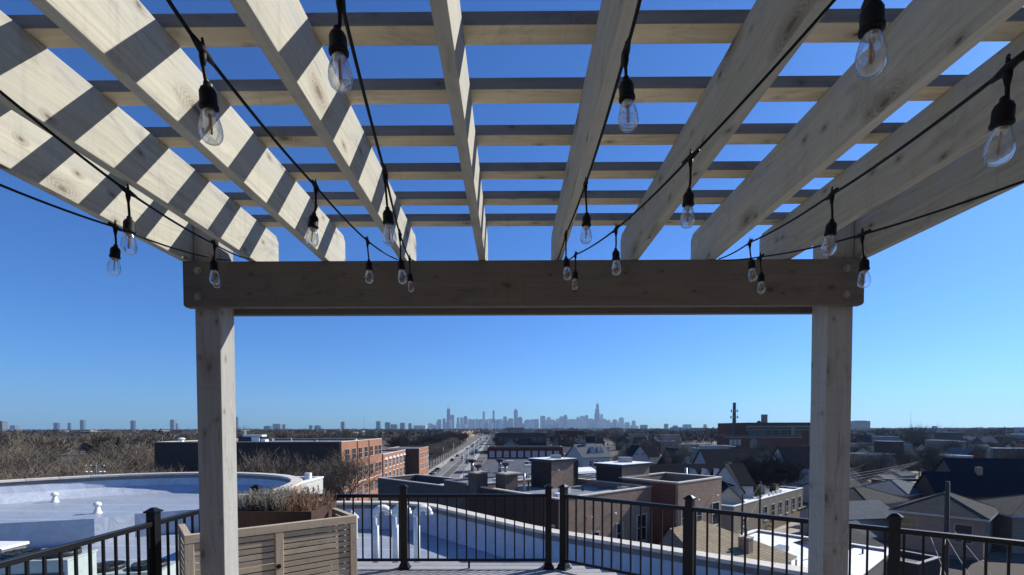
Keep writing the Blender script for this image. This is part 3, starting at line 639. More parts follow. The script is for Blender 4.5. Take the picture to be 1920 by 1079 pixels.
def string(label, pts, bulbs):
    """pts: (u, v, distance) cable knots; bulbs: index of knot -> drop length"""
    P = [gy(*p) for p in pts]
    t = thing('string_light', label, 'string light', P[0][:], 0, 'string lights under the pergola')
    o = P[0]; Q = []
    for i in range(len(P)-1):
        a, c = P[i]-o, P[i+1]-o; s = .012 if i else .0
        for k in range(8): f = k/8; q = a.lerp(c, f); q.z -= s*4*f*(1-f)*(c-a).length; Q.append(q)
    Q.append(P[-1]-o)
    MB().tube(Q, .0033, 7).build('cable', 'rubber', t, True)
    for i, dr in bulbs.items():
        p = P[i]-o; tg = (P[min(i+1, len(P)-1)]-P[i-1]); rz = math.atan2(tg.y, tg.x)
        inst('cable_tee', tee, t, p, rz)
        lean = Vector((R0.uniform(-.006, .006), R0.uniform(-.004, .004), 0))
        MB().tube(smooth_pts([p+Vector((0, 0, -.02)), p+lean*.4+Vector((.001, 0, -.02-dr*.5)), p+lean+Vector((0, 0, -dr))], 4), .0030, 7).build('drop_cable', 'rubber', t, True)
        s = inst('socket', sock, t, p+lean+Vector((0, 0, -dr+.002)), R0.uniform(0, 3)); s.rotation_euler = (R0.uniform(-.10, .10), R0.uniform(-.10, .10), R0.uniform(0, 6)); s.scale = (.79, .79, .79)
        inst('bulb', glass, s); inst('screw_cap', capmesh, s); inst('filament', fil, s)
string('string light crossing the striped left rafters, two bulbs, ends at the left post', [(-700, -330, .60), (0, 172, .99), (240, 360, 1.24), (402, 458, 1.80), (474, 487, 2.562)], {2: .062, 3: .055})
string('string light hanging outside the leftmost rafter against the blue sky', [(-500, 180, .75), (0, 347, 1.16), (216, 426, 1.5), (402, 485, 2.35), (432, 488, 2.562)], {2: .055, 3: .05})
string('string light with a large bulb before the second striped rafter from left', [(180, -260, .50), (315, 0, .72), (380, 95, .79), (592, 350, 1.36), (689, 452, 1.95), (745, 487, 2.562)], {2: .048, 3: .075, 4: .075})
string('string light left of the middle rafter, its nearest bulb high in the picture', [(560, -300, .50), (637, -8, .73), (722, 325, 1.23), (750, 440, 1.80), (768, 485, 2.38), (776, 489, 2.562)], {1: .044, 2: .085, 3: .09, 4: .07})
string('string light running along the rafter just right of the centre', [(1275, -330, .50), (1200, 0, .76), (1173, 100, .88), (1098, 345, 1.5), (1061, 440, 1.97), (1046, 487, 2.562)], {2: .043, 3: .09, 4: .09})
string('string light slanting down from the top to the beam, right of the centre', [(2000, -420, .60), (1565, 0, .97), (1295, 295, 1.22), (1155, 430, 1.75), (1079, 478, 2.38), (1064, 489, 2.562)], {2: .078, 3: .07, 4: .075})
string('string light across the right rafters with a bulb near the picture edge', [(2400, -220, .50), (2010, 45, .65), (1890, 128, .73), (1560, 365, 1.3), (1406, 455, 1.98), (1348, 486, 2.562)], {2: .042, 3: .068, 4: .065})
string('string light running along the outermost right rafter to the right post', [(2500, 140, .75), (1920, 340, 1.15), (1617, 440, 1.5), (1426, 482, 2.2), (1356, 488, 2.562)], {2: .07, 3: .07})
string('string light whose single bulb hangs from the top edge at right', [(2050, -500, .40), (1760, -180, .50), (1641, -22, .625), (1480, -95, .95)], {2: .012})
# ================================================================== BENCH, PLANTER
bn = thing('garden_bench', 'slatted teak garden bench seen from behind, beside the left post', 'bench', (-2.75, 4.0, DECK), math.atan2(.93, 1.16))
BL = 1.487; H = .85
MB().box(0, BL, 0, .055, H-.075, H, 'x').build('top_rail', 'teak', bn, bevel=.004)
MB().box(.07, BL-.07, .004, .045, .13, .20, 'x').build('bottom_rail', 'teak', bn, bevel=.004)
for x0, x1 in ((0, .07), (BL/2-.035, BL/2+.035), (BL-.07, BL)):
    MB().box(x0, x1, .002, .052, 0 if x0 != BL/2-.035 else .20, H-.0755, 'z').build('stile', 'teak', bn, bevel=.004)
for k in range(10):
    z = .205 + k*.0570
    for x0, x1 in ((.071, BL/2-.036), (BL/2+.036, BL-.071)):
        MB().box(x0, x1, .018, .036, z, z+.046, 'x').build('back_slat', 'teak', bn, bevel=.002)
MB().tube([(BL/2-.01, -.004, .455), (BL/2-.01, .004, .455)], .022, 20).build('bolt_hole_cap', 'rubber', bn)
for x0 in (0, BL-.055):
    MB().box(x0, x0+.055, .056, .62, H-.045, H, 'y').build('armrest', 'teak', bn, bevel=.004)
    MB().box(x0+.002, x0+.053, .57, .618, 0, H-.046, 'z').build('leg', 'teak', bn, bevel=.004)
    for k in range(9): MB().box(x0+.015, x0+.035, .056, .569, .25+k*.0610, .25+k*.0610+.048, 'y').build('side_slat', 'teak', bn)
for k in range(8): MB().box(.056, BL-.056, .07+k*.066, .07+k*.066+.055, .40, .42, 'x').build('seat_slat', 'teak', bn)
pl = thing('planter_box', 'tapered dark brown metal planter box between the bench and the railing', 'planter', (-2.86, 4.88, DECK))
PW, PD, PH = .82, .72, .90
b = MB(); i_ = .07
top = [(0, 0), (PW, 0), (PW, PD), (0, PD)]; bot = [(i_, i_), (PW-i_, i_), (PW-i_, PD-i_), (i_, PD-i_)]
for k in range(4):
    a, c = k, (k+1) % 4
    b.face([(*bot[a], 0), (*bot[c], 0), (*top[c], PH), (*top[a], PH)])
    ti = [(x*.94+PW*.03, y*.94+PD*.03) for x, y in top]
    b.face([(*top[a], PH), (*top[c], PH), (*ti[c], PH), (*ti[a], PH)]); b.face([(*ti[a], PH), (*ti[c], PH), (*ti[c], PH-.1), (*ti[a], PH-.1)])
b.build('box', 'corten', pl); MB().box(.03, PW-.03, .03, PD-.03, PH-.09, PH-.06).build('soil', 'soil', pl)
def tuft(name, label, x, y, n, h, r, mat, group):
    b = MB(); rr = random.Random(int(x*1000+y*77))
    for _ in range(n):
        a = rr.uniform(0, 6.28); q = r*math.sqrt(rr.random()); d = Vector((math.cos(a), math.sin(a), 0))
        p0 = d*q*.5; hh = h*rr.uniform(.55, 1.1); p2 = d*q*1.3 + Vector((rr.uniform(-.03, .03), rr.uniform(-.03, .03), hh)); p1 = p0.lerp(p2, .5)+d*.01
        b.tube([p0, p1, p2], [.003, .0025, .0012], 3, False)
        for k in range(7):
            s = p0.lerp(p2, rr.uniform(.35, 1)); e = s+Vector((rr.uniform(-.03, .03), rr.uniform(-.03, .03), rr.uniform(.0, .03))); w_ = Vector((.004, .003, 0))
            b.face([s-w_, s+w_, e])
    o = b.build(name, mat); o.location = (x, y, DECK+PH-.07); return tag(o, label, 'plant', group)
for k in range(7):
    x = -2.78+.67*k/6
    for j in range(2):
        g = k < 4
        tuft('dry_shrub' if g else 'dry_reed_plant', 'grey dried lavender-like shrub in the left half of the planter box' if g else 'reddish brown dry stems in the right half of the planter box', x+.03*j, 5.05+.32*j+.04*(k % 2), 80 if g else 30, .25 if g else .24, .11, 'drygrey' if g or (j and k % 2) else 'drybrown', 'grey dry shrubs in the planter' if g else 'brown dry stems in the planter')
# ================================================================== NEIGHBOURS (diagonal block of brick houses)
A50 = Vector((math.sin(math.radians(50)), math.cos(math.radians(50)))); B40 = Vector((-A50.y, A50.x))
P0 = Vector((4.24, 42.0))
def ab(a, b_): return P0 + A50*a + B40*b_
BRK = dict(pane='pane', frame='trim')
t2 = flat('brick_townhouse', 'brown brick house with sunlit right wall just beyond our parapet', 'building', P0, 50, 14.1, 14, 11.7, 'b_brown', 'roof_g', par=.55, cap='cap',
          wins=[('front', 4.9, 6.6, 1.0, 1.5, 'pane', 'trim'), ('front', 8.6, 6.6, .9, 1.9, 'pane', 'trim'), ('front', 12.3, 6.3, 1.5, 2.6, 'pane', 'trim', .14), ('front', 1.6, 5.3, 1.6, 1.6, 'pane', 'trim'), ('front', 4.9, 2, 1.2, 1.6, 'pane', 'trim'), ('front', 9, 2, 1.2, 1.6, 'pane', 'trim'),
                ('left', 3, 6.8, 2.2, 1.0, 'pane_l', 'stone'), ('left', 8, 6.8, 2.2, 1.0, 'pane_l', 'stone'), ('left', 3, 3.2, 2.2, 1.0, 'pane_l', 'stone'), ('left', 8, 3.2, 2.2, 1.0, 'pane_l', 'stone')])
def wall_lamp(parent, x, z, k='wall_lamp'):
    MB().tube([(x, 0, z), (x, -.5, z+.02)], .05, 6).lathe([(.16, -.02), (.13, .10), (.03, .16)], 10, (x, -.55, z)).build(k, 'white', parent)
MB().box(-.02, -.0021, .02, 13.98, 0, 11.68).build('side_wall', 'b_shade', t2)  # darker skin over the left wall, its shade put into the brick colour
wall_lamp(t2, 3.8, 9.7); wall_lamp(t2, 7.2, 9.7); wall_lamp(t2, .7, 8.2)
for z in (5.2, 6.2, 7.2, 8.2, 9.2): MB().box(-.12, -.002, .4, 1.1, z, z+.22).build('louvre', 'stone', t2)
c0 = ab(14.1, -3.1)
t3 = flat('brick_house', 'orange-brown brick house with dark red left wall, right of the two brick stair boxes', 'building', c0, 50, 9.05, 7.3, 12.33, 'b_brown', 'roof_d', par=.9, cap='cap',
          wins=[('front', 1.0, 7.6, .8, 2.2, 'pane', 'trim'), ('front', 4.1, 7.9, 1.0, 1.4, 'pane', 'trim'), ('front', 7.7, 7.2, 1.5, 2.4, 'pane', 'trim'), ('front', 1.0, 4.6, .8, 1.6, 'pane', 'trim')])
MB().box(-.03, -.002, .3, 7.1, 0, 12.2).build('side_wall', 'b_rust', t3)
wall_lamp(t3, 3.0, 10.4); wall_lamp(t3, 7.0, 10.5)
c4 = ab(2, 14.02)
t4 = flat('rear_wing', 'flat roof wing behind the brick houses carrying two brick stair boxes', 'building', ab(2, 14.01), 50, 19, 8, 11.4, 'b_grey', 'roof_g', par=.15, cap='flash')
mid = flat('middle_wing', 'flat roof between the orange brick house and the rear wing', 'building', ab(14.15, 4.3), 50, 9, 9.6, 11.2, 'b_grey', 'roof_g', par=.1, cap='flash')
def headhouse(pos, w, d, z1, label):
    t = thing('stair_headhouse', label, 'rooftop structure', (pos[0], pos[1], 0), rot_of(50), 'brick stair boxes on the neighbouring roof')
    MB().box(0, w, 0, d, 10.5, z1-.35).build('wall', 'b_brown', t)
    MB().box(-.02, -.0021, 0, d, 10.5, z1-.36).build('side_wall', 'b_shade', t)  # left face darkened too, shade painted in by the brick colour
    MB().box(-.22, w+.22, -.22, d+.22, z1-.35, z1-.02).build('fascia', 'darkgrill', t)
    MB().box(-.26, w+.26, -.26, d+.26, z1-.02, z1+.03).build('roof', 'roof_w' , t); return t
h1 = headhouse(gy(1034, 905, 53.6), 3.6, 3.35, 14.45, 'left brick stair box with a dark cornice on the neighbouring roof')
tag(MB().tube([(0, 0, 0), (0, 0, .5)], .05, 6).lathe([(.16, .5), (.04, .62)], 8).build('roof_pipe', 'metal'), 'thin metal pipe on top of the left brick stair box', 'vent pipe').location = (6.2, 55.5, 14.48)
p = gy(1086, 905, 56); o = MB().box(0, 1.6, 0, 2.2, 10.5, 14.2).build('shed', 'sh_dark'); o.location = (p.x-1.2, p.y, 0); o.rotation_euler = (0, 0, rot_of(50)); tag(o, 'narrow dark shed attached right behind the left brick stair box', 'shed')
MB().box(.9, 1.0, -.35, -.002, 13.2, 13.3).build('bracket', 'white', h1)
h2 = headhouse(gy(1166, 905, 54), 5.3, 3.7, 13.85, 'larger right brick stair box with a pale sunlit roof edge')
for tt in (h2,):
    d_ = MB().lathe([(.02, 0), (.25, .05), (.42, .18)], 14, M=Matrix.Translation((.15, -.5, 11.6)) @ Matrix.Rotation(1.2, 4, 'X')); d_.tube([(.15, -.1, 11.5), (.15, -.45, 11.6)], .03, 5); d_.build('satellite_dish', 'metal', tt)
for u, l in ((1172, 'left'), (1076, 'other')):
    pass
o = MB().box(-.7, .7, -.7, .7, 0, .5).box(-.75, .75, -.75, .75, .5, .58).build('skylight', 'metal'); o.location = (*gy(1172, 862, 58)[:2], 13.88); tag(o, 'grey metal box unit on top of the right brick stair box', 'rooftop unit')
tag(MB().box(-.6, .6, -.6, .6, 0, .35).build('skylight', 'metal'), 'grey metal box unit on top of the left brick stair box', 'rooftop unit').location = (*gy(1042, 858, 56)[:2], 14.5)
# chimneys of the townhouse
for u, zt_, w_, l in ((896, 13.2, 1.5, 'brick chimney block at the left, nearest the avenue'), (950, 13.1, 1.7, 'wider brick chimney block in the middle of the townhouse roof')):
    p = gy(u, 900, 51.5); t = thing('chimney_block', l, 'chimney', (p.x, p.y, 0), rot_of(50), 'chimney blocks of the townhouse')
    MB().box(-w_/2, w_/2, -w_/2, w_/2, 10.8, zt_).build('stack', 'b_grey', t); MB().box(-w_/2-.25, w_/2+.25, -w_/2-.25, w_/2+.25, zt_, zt_+.14).build('cap', 'stone', t)
for u, v, hh, l in ((885, 862, 1.4, 'tall dark-capped flue left of the chimney block'), (897, 872, .8, 'short flue with a broad dark cap on the chimney block'), (937, 861, 1.4, 'taller flue with a flat dark cap in the middle'), (948, 868, 1.1, 'shorter flue with a dark cap right of the tall one')):
    p = gy(u, v, 52); t = thing('metal_flue', l, 'flue', (p.x, p.y, p.z-hh-.0), 0, 'metal flues with dark caps')
    MB().tube([(0, 0, 0), (0, 0, hh-.3)], .17, 12).build('pipe', 'metal', t, True); MB().lathe([(.28, hh-.32), (.46, hh-.1), (.44, hh), (.05, hh+.04)], 12).build('cap', 'darkgrill', t)
p = gy(983, 888, 50); o = MB().tube([(0, 0, 0), (0, 0, 1.9)], .12, 10).build('vent_pipe', 'metal', None, True); o.location = (p.x, p.y, p.z-1.9); tag(o, 'thin blue-grey vent pipe left of the left brick stair box', 'vent pipe')
# dark wing left of the townhouse
c1 = gy(846, 914, 60)
t1 = flat('dark_brick_wing', 'low dark brick building left of the townhouse, reaching to the avenue', 'building', c1, 42, 7, 16.5, c1.z, 'b_grey', 'b_red', par=1.1, cap='trim', wins=[('left', 3+4*k, 5.0, 1.6, 1.2, 'pane', 'stone') for k in range(3)])
# white rooftop shed
p = gy(1080, 905, 70); t = thing('rooftop_shed', 'pale rounded white shed between the two brick stair boxes', 'rooftop structure', (p.x, p.y, 0), rot_of(60))
MB().box(0, 3.6, 0, 3, 6, 11.3).build('wall', 'white', t)
b = MB(); n = 8
for k in range(n):
    a0, a1 = math.pi*k/n, math.pi*(k+1)/n; f_ = lambda a: (1.5-1.7*math.cos(a), 11.3+.75*math.sin(a))
    (y0, z0), (y1, z1) = f_(a0), f_(a1); b.face([(-.1, y1, z1), (3.7, y1, z1), (3.7, y0, z0), (-.1, y0, z0)])
for x in (-.1, 3.7): b.face([(x, 1.5-1.7*math.cos(math.pi*k/n), 11.3+.75*math.sin(math.pi*k/n)) for k in range(n+1)])
b.build('roof', 'white', t)
# lean-to with shingle roof in front of the orange house
lt = thing('shingled_annex', 'tan shingle roof sloping down in front of the orange brick house', 'building', (*ab(8.5, -10.5), 0), rot_of(50))
MB().box(0, 14.5, 0, 7.3, 0, 5.0, faces='xXyY').build('wall', 'b_brown', lt)
b = MB(); e = .4; b.face([(-e, -e, 4.9), (14.5+e, -e, 4.9), (10.2, 7.34, 8.0), (4, 7.34, 8.0)]); b.face([(14.5+e, -e, 4.9), (14.5+e, 7.34, 4.9), (10.2, 7.34, 8.0)]); b.face([(-e, 7.34, 4.9), (-e, -e, 4.9), (4, 7.34, 8.0)]); b.build('roof', 'sh_tan', lt)
MB().box(-e, 14.9, -e, 7.3, 4.7, 4.88).build('fascia', 'trim', lt)
# tan building with white roof
cN = gp(1376, 951, 5.9)
tn = flat('tan_brick_building', 'long low tan brick building with a bright white flat roof', 'building', cN, 47, 33, 24, 5.9, 'b_tan', 'roof_w', par=.25, cap='white',
          wins=[('front', 13+3.6*k, 2.2, 1.3, 2.3, 'pane', 'trim') for k in range(6)] + [('front', 4, 2.4, 1.2, 1.2, 'pane', 'trim')])
for k in range(4):
    MB().box(16+1.9*k, 16.35+1.9*k, .3, .65, 5.65, 6.6).build('roof_vent', 'white', tn)
MB().box(20, 22.2, 2.5, 4.2, 5.6, 7.3).build('rooftop_unit', 'metal', tn); MB().box(24, 25.6, 2, 3.4, 5.6, 7.2).build('chimney', 'b_tan', tn); MB().box(9, 11, 12, 13, 5.6, 6).build('skylight', 'metal', tn)
# white garage roof close by
g0 = gp(1408, 1062, 4.0)
tg = flat('white_roof_garage', 'low garage with a dazzling white flat roof below the right railing', 'garage', g0, 48, 19, 15, 4.0, 'b_tan', 'roof_w', par=.2, cap='white', capw=.5)
tg.location = (g0.x+5.2, g0.y-6.5, 0)
for u, v in ((1472, 1026),):
    MB().box(7.5, 11.0, 8.2, 9.3, 3.8, 4.35).build('skylight', 'metal', tg)
for x, y in ((3, 5), (9, 5.5), (13, 4)): MB().tube([(x, y, 3.8), (x, y, 4.9)], .09, 8).build('vent_pipe', 'metal', tg)
pc = gy(1398, 1030, 47); t = thing('brick_chimney', 'short brown brick chimney left of the dazzling white garage roof', 'chimney', (pc.x, pc.y, 0), rot_of(50))
MB().box(-.5, .5, -.5, .5, 0, pc.z+1.1).build('stack', 'b_brown', t); MB().box(-.55, .55, -.55, .55, pc.z+1.1, pc.z+1.25).build('cap', 'stone', t); MB().tube([(0, 0, pc.z+1.2), (0, 0, pc.z+2.0)], .14, 8).build('flue', 'darkgrill', t)
# dark gabled houses behind (ridge parallel to the picture)
r0 = gp(1221, 905, 8.2)
gable('dark_roofed_row', 'long house with a dark roof and small white-edged dormers behind the brick houses', 'house', (25.0, 84), 90, 17.5, 9, 8.0, 11.2, 'clap_w', 'sh_dark', wins=[('right', 3, 5, .8, 1.4, 'pane', 'white'), ('right', 5.5, 5, .8, 1.4, 'pane', 'white')], dormers=((7.6, 0), (9.8, 0), (12.0, 0)))
gable('white_gabled_house', 'white house with a steep pale gable right of the dormers', 'house', (40.2, 83.0), 30, 9.5, 5.8, 7.0, 11.3, 'clap_w', 'sh_dark', wins=[('front', 3, 5, .7, 1.3, 'pane', 'white'), ('left', 2.2, 7.3, .6, 1.0, 'pane', 'white'), ('left', 3.6, 7.3, .6, 1.0, 'pane', 'white')])
gable('beige_gabled_shed', 'beige gable in front of the white gabled house', 'house', (37.5, 77.0), 20, 5, 4.6, 6.0, 8.4, 'clap_y', 'sh_dark')
gable('black_roofed_house', 'large house with a black gable roof in front of the school', 'house', (57, 138), 90, 13, 12, 6.6, 11.4, 'clap_g', 'sh_dark')
gable('white_clapboard_house', 'white house with a black roof left of the right pergola post', 'house', (74.0, 128), 90, 11, 10, 7.4, 12.6, 'clap_w', 'sh_dark', wins=[('front', 2.5, 4.8, 1, 1.6, 'pane', 'white'), ('front', 8, 4.8, 1, 1.6, 'pane', 'white'), ('right', 5, 8.5, 1, 1.5, 'pane', 'white')])
gable('white_gable_wing', 'narrow white gable at the right end of the black-roofed white house', 'house', (84.5, 127.0), 0, 9, 4.8, 8.2, 12.0, 'clap_w', 'sh_dark').location = (89, 126, 0)
# victorian
gable('white_victorian_house', 'white two-storey house with a pale hipped gable, beyond the stair boxes', 'house', (22.6, 150), 62, 11, 9, 8.8, 12.6, 'clap_w', 'sh_grey', wins=[('left', 2.5, 6, .8, 1.6, 'pane', 'white'), ('left', 6.2, 6, .8, 1.6, 'pane', 'white'), ('front', 3, 6, .9, 1.6, 'pane', 'white'), ('front', 5.5, 6, .9, 1.6, 'pane', 'white'), ('front', 8, 6, .9, 1.6, 'pane', 'white')], chim=(3, -1), dormers=((5.2, 0), (8.2, 0)))
gable('small_white_house', 'small white-gabled house with a black roof, two small windows in the gable', 'house', (46.5, 182), 0, 12, 7, 6.5, 11.2, 'clap_w', 'sh_dark', wins=[('left', 2.3, 7.6, .6, 1, 'pane', 'white'), ('left', 4.6, 7.6, .6, 1, 'pane', 'white')]).location = (52, 180, 0)
gable('grey_gabled_house', 'narrow steep grey gable left of the black-roofed house', 'house', (58.5, 168), 0, 12, 6.4, 5.0, 10.6, 'clap_g', 'sh_dark', wins=[('left', 3.2, 6.2, .9, 1.4, 'pane', 'white')]).location = (61, 166, 0)
gable('cream_house', 'low cream house between two dark roofs beyond the stair boxes', 'house', (50, 200), 90, 12, 9, 6, 9.5, 'clap_y', 'sh_dark')
# low grey commercial roof and brick row
fl = flat('grey_flat_warehouse', 'broad low building with a dark grey roof and pale skylights beside the avenue', 'building', (-9.5, 112), 90, 30, 76, 6.0, 'b_grey', 'roof_d', par=.2, cap='flash')
for (x, y) in ((14, 40), (14.5, 56), (17, 62), (6, 30), (8, 60)): MB().box(x, x+2.6, y, y+1.6, 5.7, 6.25).build('skylight', 'white', fl)
flat('brick_shop_row', 'two-storey dark brick row with a line of white windows', 'building', (-9.5, 197), 90, 31, 11, 10.2, 'b_red', 'roof_d', cap='stone', wins=[('front', 1.9+2.95*k, 6.3, 1.7, 2.1, 'pane_l', 'white', .12) for k in range(10)])
gable('teal_gabled_house', 'pale teal gable above the brick row near the avenue', 'house', (-6, 240), 0, 10, 9, 8.5, 12.6, 'clap_t', 'sh_dark').location = (4.2, 236, 0)
gable('teal_clapboard_house', 'pale teal house at the right end of the brick row', 'house', (22.5, 205), 90, 8, 8, 7, 9.6, 'clap_t', 'sh_grey')
flat('dark_brick_block', 'large dark brick block on the horizon right of the avenue', 'building', (-10, 345), 90, 36, 40, 14.6, 'b_dark', 'roof_d', wins=[('front', 3+4*k, 9.5, 2, 1.6, 'pane', 'trim') for k in range(8)])
flat('red_brick_tower_block', 'red brick block right of the dark brick block', 'building', (42, 420), 90, 22, 30, 15.8, 'b_red', 'roof_d')
# school with chimneys
ks = flat('brick_school', 'dark red brick school with pale bands under the tall chimney', 'building', (147, 300), 92, 40, 45, 21.0, 'b_red', 'roof_d', par=.8, cap='flash', wins=[('front', 3.5+4.9*k, 13.4, 3.6, 2.9, 'pane', 'bandstone', .3) for k in range(5)] + [('front', 32, 12.5, 3.4, 4, 'pane', 'b_red', .3)])
MB().box(-.2, 40.2, -.2, -.002, 19.3, 20.9).build('parapet_face', 'b_dark', ks)
MB().box(-.3, 40.3, -.35, -.002, 18.0, 19.2).build('cornice', 'bandstone', ks); MB().box(-.3, 40.3, -.25, -.002, 16.4, 17.0).build('band', 'bandstone', ks)
for x in (27.2, 38): MB().box(x, x+2.0, -.30, -.003, 4, 17.99).build('pilaster', 'bandstone', ks)
kl = flat('school_low_wing', 'lower front wing of the school with three small windows', 'building', (128, 288), 92, 45, 11.5, 13.3, 'b_red', 'roof_d', par=.5, cap='flash', wins=[('front', 4+2.4*k, 8.0, 1.3, 2.6, 'pane_l', 'stone', .3) for k in range(3)])
MB().box(-.2, 45.2, -.25, -.002, 11.8, 12.6).build('cornice', 'bandstone', kl)
b = MB(); b.face([(15, -.06, 6), (19.4, -.06, 6), (19.4, -.06, 9.4)] + [(17.2+2.2*math.cos(a), -.06, 9.4+2.0*math.sin(a)) for a in [math.pi*k/8 for k in range(1, 8)]] + [(15, -.06, 9.4)]); b.build('arched_window', 'bandstone', kl)
px = gy(1376.5, 800, 310); t = thing('school_chimney', 'tall slender brick chimney with antennas left of the school', 'chimney', (px.x, 310, 0), 0)
MB().lathe([(1.5, 0), (1.25, 15), (.92, 33.4), (1.02, 33.5), (1.02, 34)], 10).build('stack', 'b_grey', t)
b = MB()
for z, r in ((28.5, 2.0), (24.5, 2.2)):
    for k in range(6): a = k*math.pi/3; b.tube([(0, 0, z), (r*math.cos(a), r*math.sin(a), z+.3)], .09, 4); b.box(r*math.cos(a)-.22, r*math.cos(a)+.22, r*math.sin(a)-.22, r*math.sin(a)+.22, z-.5, z+1.0)
b.build('antenna', 'metal', t)
px = gy(1433, 790, 318); t = thing('school_flue_stack', 'short thick brick stack on the school roof', 'chimney', (px.x, 318, 0)); MB().box(-1.4, 1.4, -1.4, 1.4, 19, 26.2).build('stack', 'b_brown', t); MB().box(-1.5, 1.5, -1.5, 1.5, 26.2, 26.6).build('cap', 'stone', t)
px = gy(1423, 788, 316); MBt = MB().lathe([(1.4, 19.5), (1.4, 21.4), (.9, 22.2), (.1, 22.5)], 10).build('roof_ventilator', 'darkgrill', None, True); MBt.location = (px.x, 316, 0); tag(MBt, 'small domed ventilator left of the thick stack on the school', 'roof vent')
# left of the avenue: orange brick complex
s1 = flat('orange_brick_school', 'four-storey orange brick building across the avenue, its long left wall in shade', 'building', (-36, 102), 0, 32, 40, 15.1, 'b_orange', 'roof_g', par=.45, cap='cap', capw=.4)
s1.location = (-36, 102, 0)
# local x runs away from the viewer, local y to the left: 'front' is the sunlit wall facing the avenue, 'left' the shaded wall facing us
xs = [3.2, 6.7, 13.0, 16.5, 19.8, 24.4, 28.4]
for z in (11.0, 6.4, 1.8):
    for x in (3.4, 8.0, 12.6, 17.2, 21.8, 26.4, 29.8): window(s1, 'front', x, z, 2.5, 2.4, 32, 40, 'pane', 'stone', .07, 1)
MB().box(0, 32, -.09, -.002, 5.2, 5.4).build('string_course', 'cap', s1)
for x in (10.3, 19.5): MB().tube([(x, -.15, 0), (x, -.15, 15)], .09, 6).build('downpipe', 'b_dark', s1)
MB().box(-.10, -.002, .6, 40, 0, 15.0).build('side_wall', 'b_dark', s1)  # dark brick sheet over the orange wall, carrying its shade as colour
for y in (31.5, 34.4, 37.2): window(s1, 'left', y, 10.2, 1.6, 3.0, 32, 40, 'pane_l', 'b_grey')
p = gy(470, 812, 112); t = thing('rooftop_air_handler', 'boxy white and black air handler on the dark brick roof', 'rooftop unit', (p.x, p.y, 14.65))
MB().box(-2.4, 2.4, -1, 1, .2, 1.5).build('casing', 'darkgrill', t); MB().box(-1.2, 3.2, -1.1, 1.1, 1.5, 1.9).build('hood', 'white', t); MB().box(.8, 2.6, -1.2, -1.0, .2, 1.4).build('panel', 'white', t); MB().tube([(-1.6, 0, 1.5), (-1.6, 0, 2.9)], .5, 10).build('duct', 'metal', t)
MB().box(2.8, 3.8, -.8, .8, 0, .8).build('unit', 'white', t)
mushroom('roof_ventilator', 'wide white mushroom ventilator at the left end of the dark brick roof', *gy(340, 822, 110)[:2], 14.65, 1.1, 1.3)
p = gy(304, 822, 104); o = MB().tube([(0, 0, 0), (0, 0, 1.6)], .06, 6).tube([(0, 0, 1.5), (.5, 0, 1.6)], .05, 6).build('roof_mast', 'metal'); o.location = (p.x, p.y, 14.9); tag(o, 'small metal mast at the corner of the dark brick roof', 'mast')
s2 = flat('red_brick_annex', 'lower red brick annex with tall white-topped windows behind the orange school', 'building', (-38, 143), 0, 30.5, 30, 10.2, 'b_orange', 'roof_g', par=.5, cap='white')
for k in range(6):
    x = 2.8+5*k; window(s2, 'front', x, 6.0, 2.4, 2.6, 30.5, 30, 'pane', 'white', .14, 1); window(s2, 'front', x, 1.6, 2.4, 2.8, 30.5, 30, 'pane', 'white', .14, 1)
    b = MB(); b.face([(x-1.7, -.35, 8.5), (x+1.7, -.35, 8.5), (x, -.35, 9.3)]); b.face([(x-1.7, -.35, 8.5), (x, -.35, 9.3), (x, 0, 9.3), (x-1.7, 0, 8.5)]); b.face([(x, -.35, 9.3), (x+1.7, -.35, 8.5), (x+1.7, 0, 8.5), (x, 0, 9.3)]); b.build('window_hood', 'white', s2)
MB().box(8, 16, 6, 9, 9.7, 11.4).build('rooftop_unit', 'roof_g', s2)
s3 = flat('red_brick_end_block', 'narrow brick block with a black shaded side at the end of the annex', 'building', (-33.2, 174), 0, 20, 12, 10.6, 'b_orange', 'roof_g', par=.3, cap='stone', wins=[('front', 4+5*k, z, 2.0, 1.9, 'pane', 'white', .12, 1) for k in range(4) for z in (7.0, 2.8)])
MB().box(-.06, -.002, .1, 12, 0, 10.5).build('side_wall', 'b_dark', s3)  # shade of this side put in as a dark brick sheet
# white clapboard building left, by the curved parapet
wb = flat('white_clapboard_building', 'white boarded building just behind the curved parapet', 'building', (-15.2, 32.5), 0, 6.2, 8, 14.0, 'clap_w', 'roof_g', par=.3, cap='white', capw=.3)
MB().box(3.9, 4.3, .1, .5, 13.7, 14.6).build('chimney', 'white', wb)
for k in range(6): MB().box(.4+k*.95, .95+k*.95, -.08, -.002, 13.2, 13.55).build('frieze_panel', 'trim', wb)
# antenna lamps beyond the left parapet
p = gp(180, 886, 15.0); t = thing('floodlight_mast', 'slim mast with two rows of small white floodlights beyond the left parapet', 'floodlight mast', (p.x, 40, 0)); t.location = (gy(180, 886, 40).x, 40, 0)
MB().tube([(0, 0, 0), (0, 0, 15.2)], .05, 8).build('pole', 'metal', t)
zz = gy(180, 885, 40).z; b = MB()
for dx in (-.85, -.45, .32, .66):
    q = MB().lathe([(.02, 0), (.12, .04), (.10, .10)], 8, (dx, 0, zz-.05)); q.build('lamp', 'white', t)
    if dx < 0 or dx > .5: MB().lathe([(.02, 0), (.07, .03), (.06, .07)], 8, (dx, 0, zz+.5)).build('lamp', 'white', t)
MB().box(-.95, .75, -.02, .02, zz-.1, zz-.06).build('crossarm', 'metal', t)
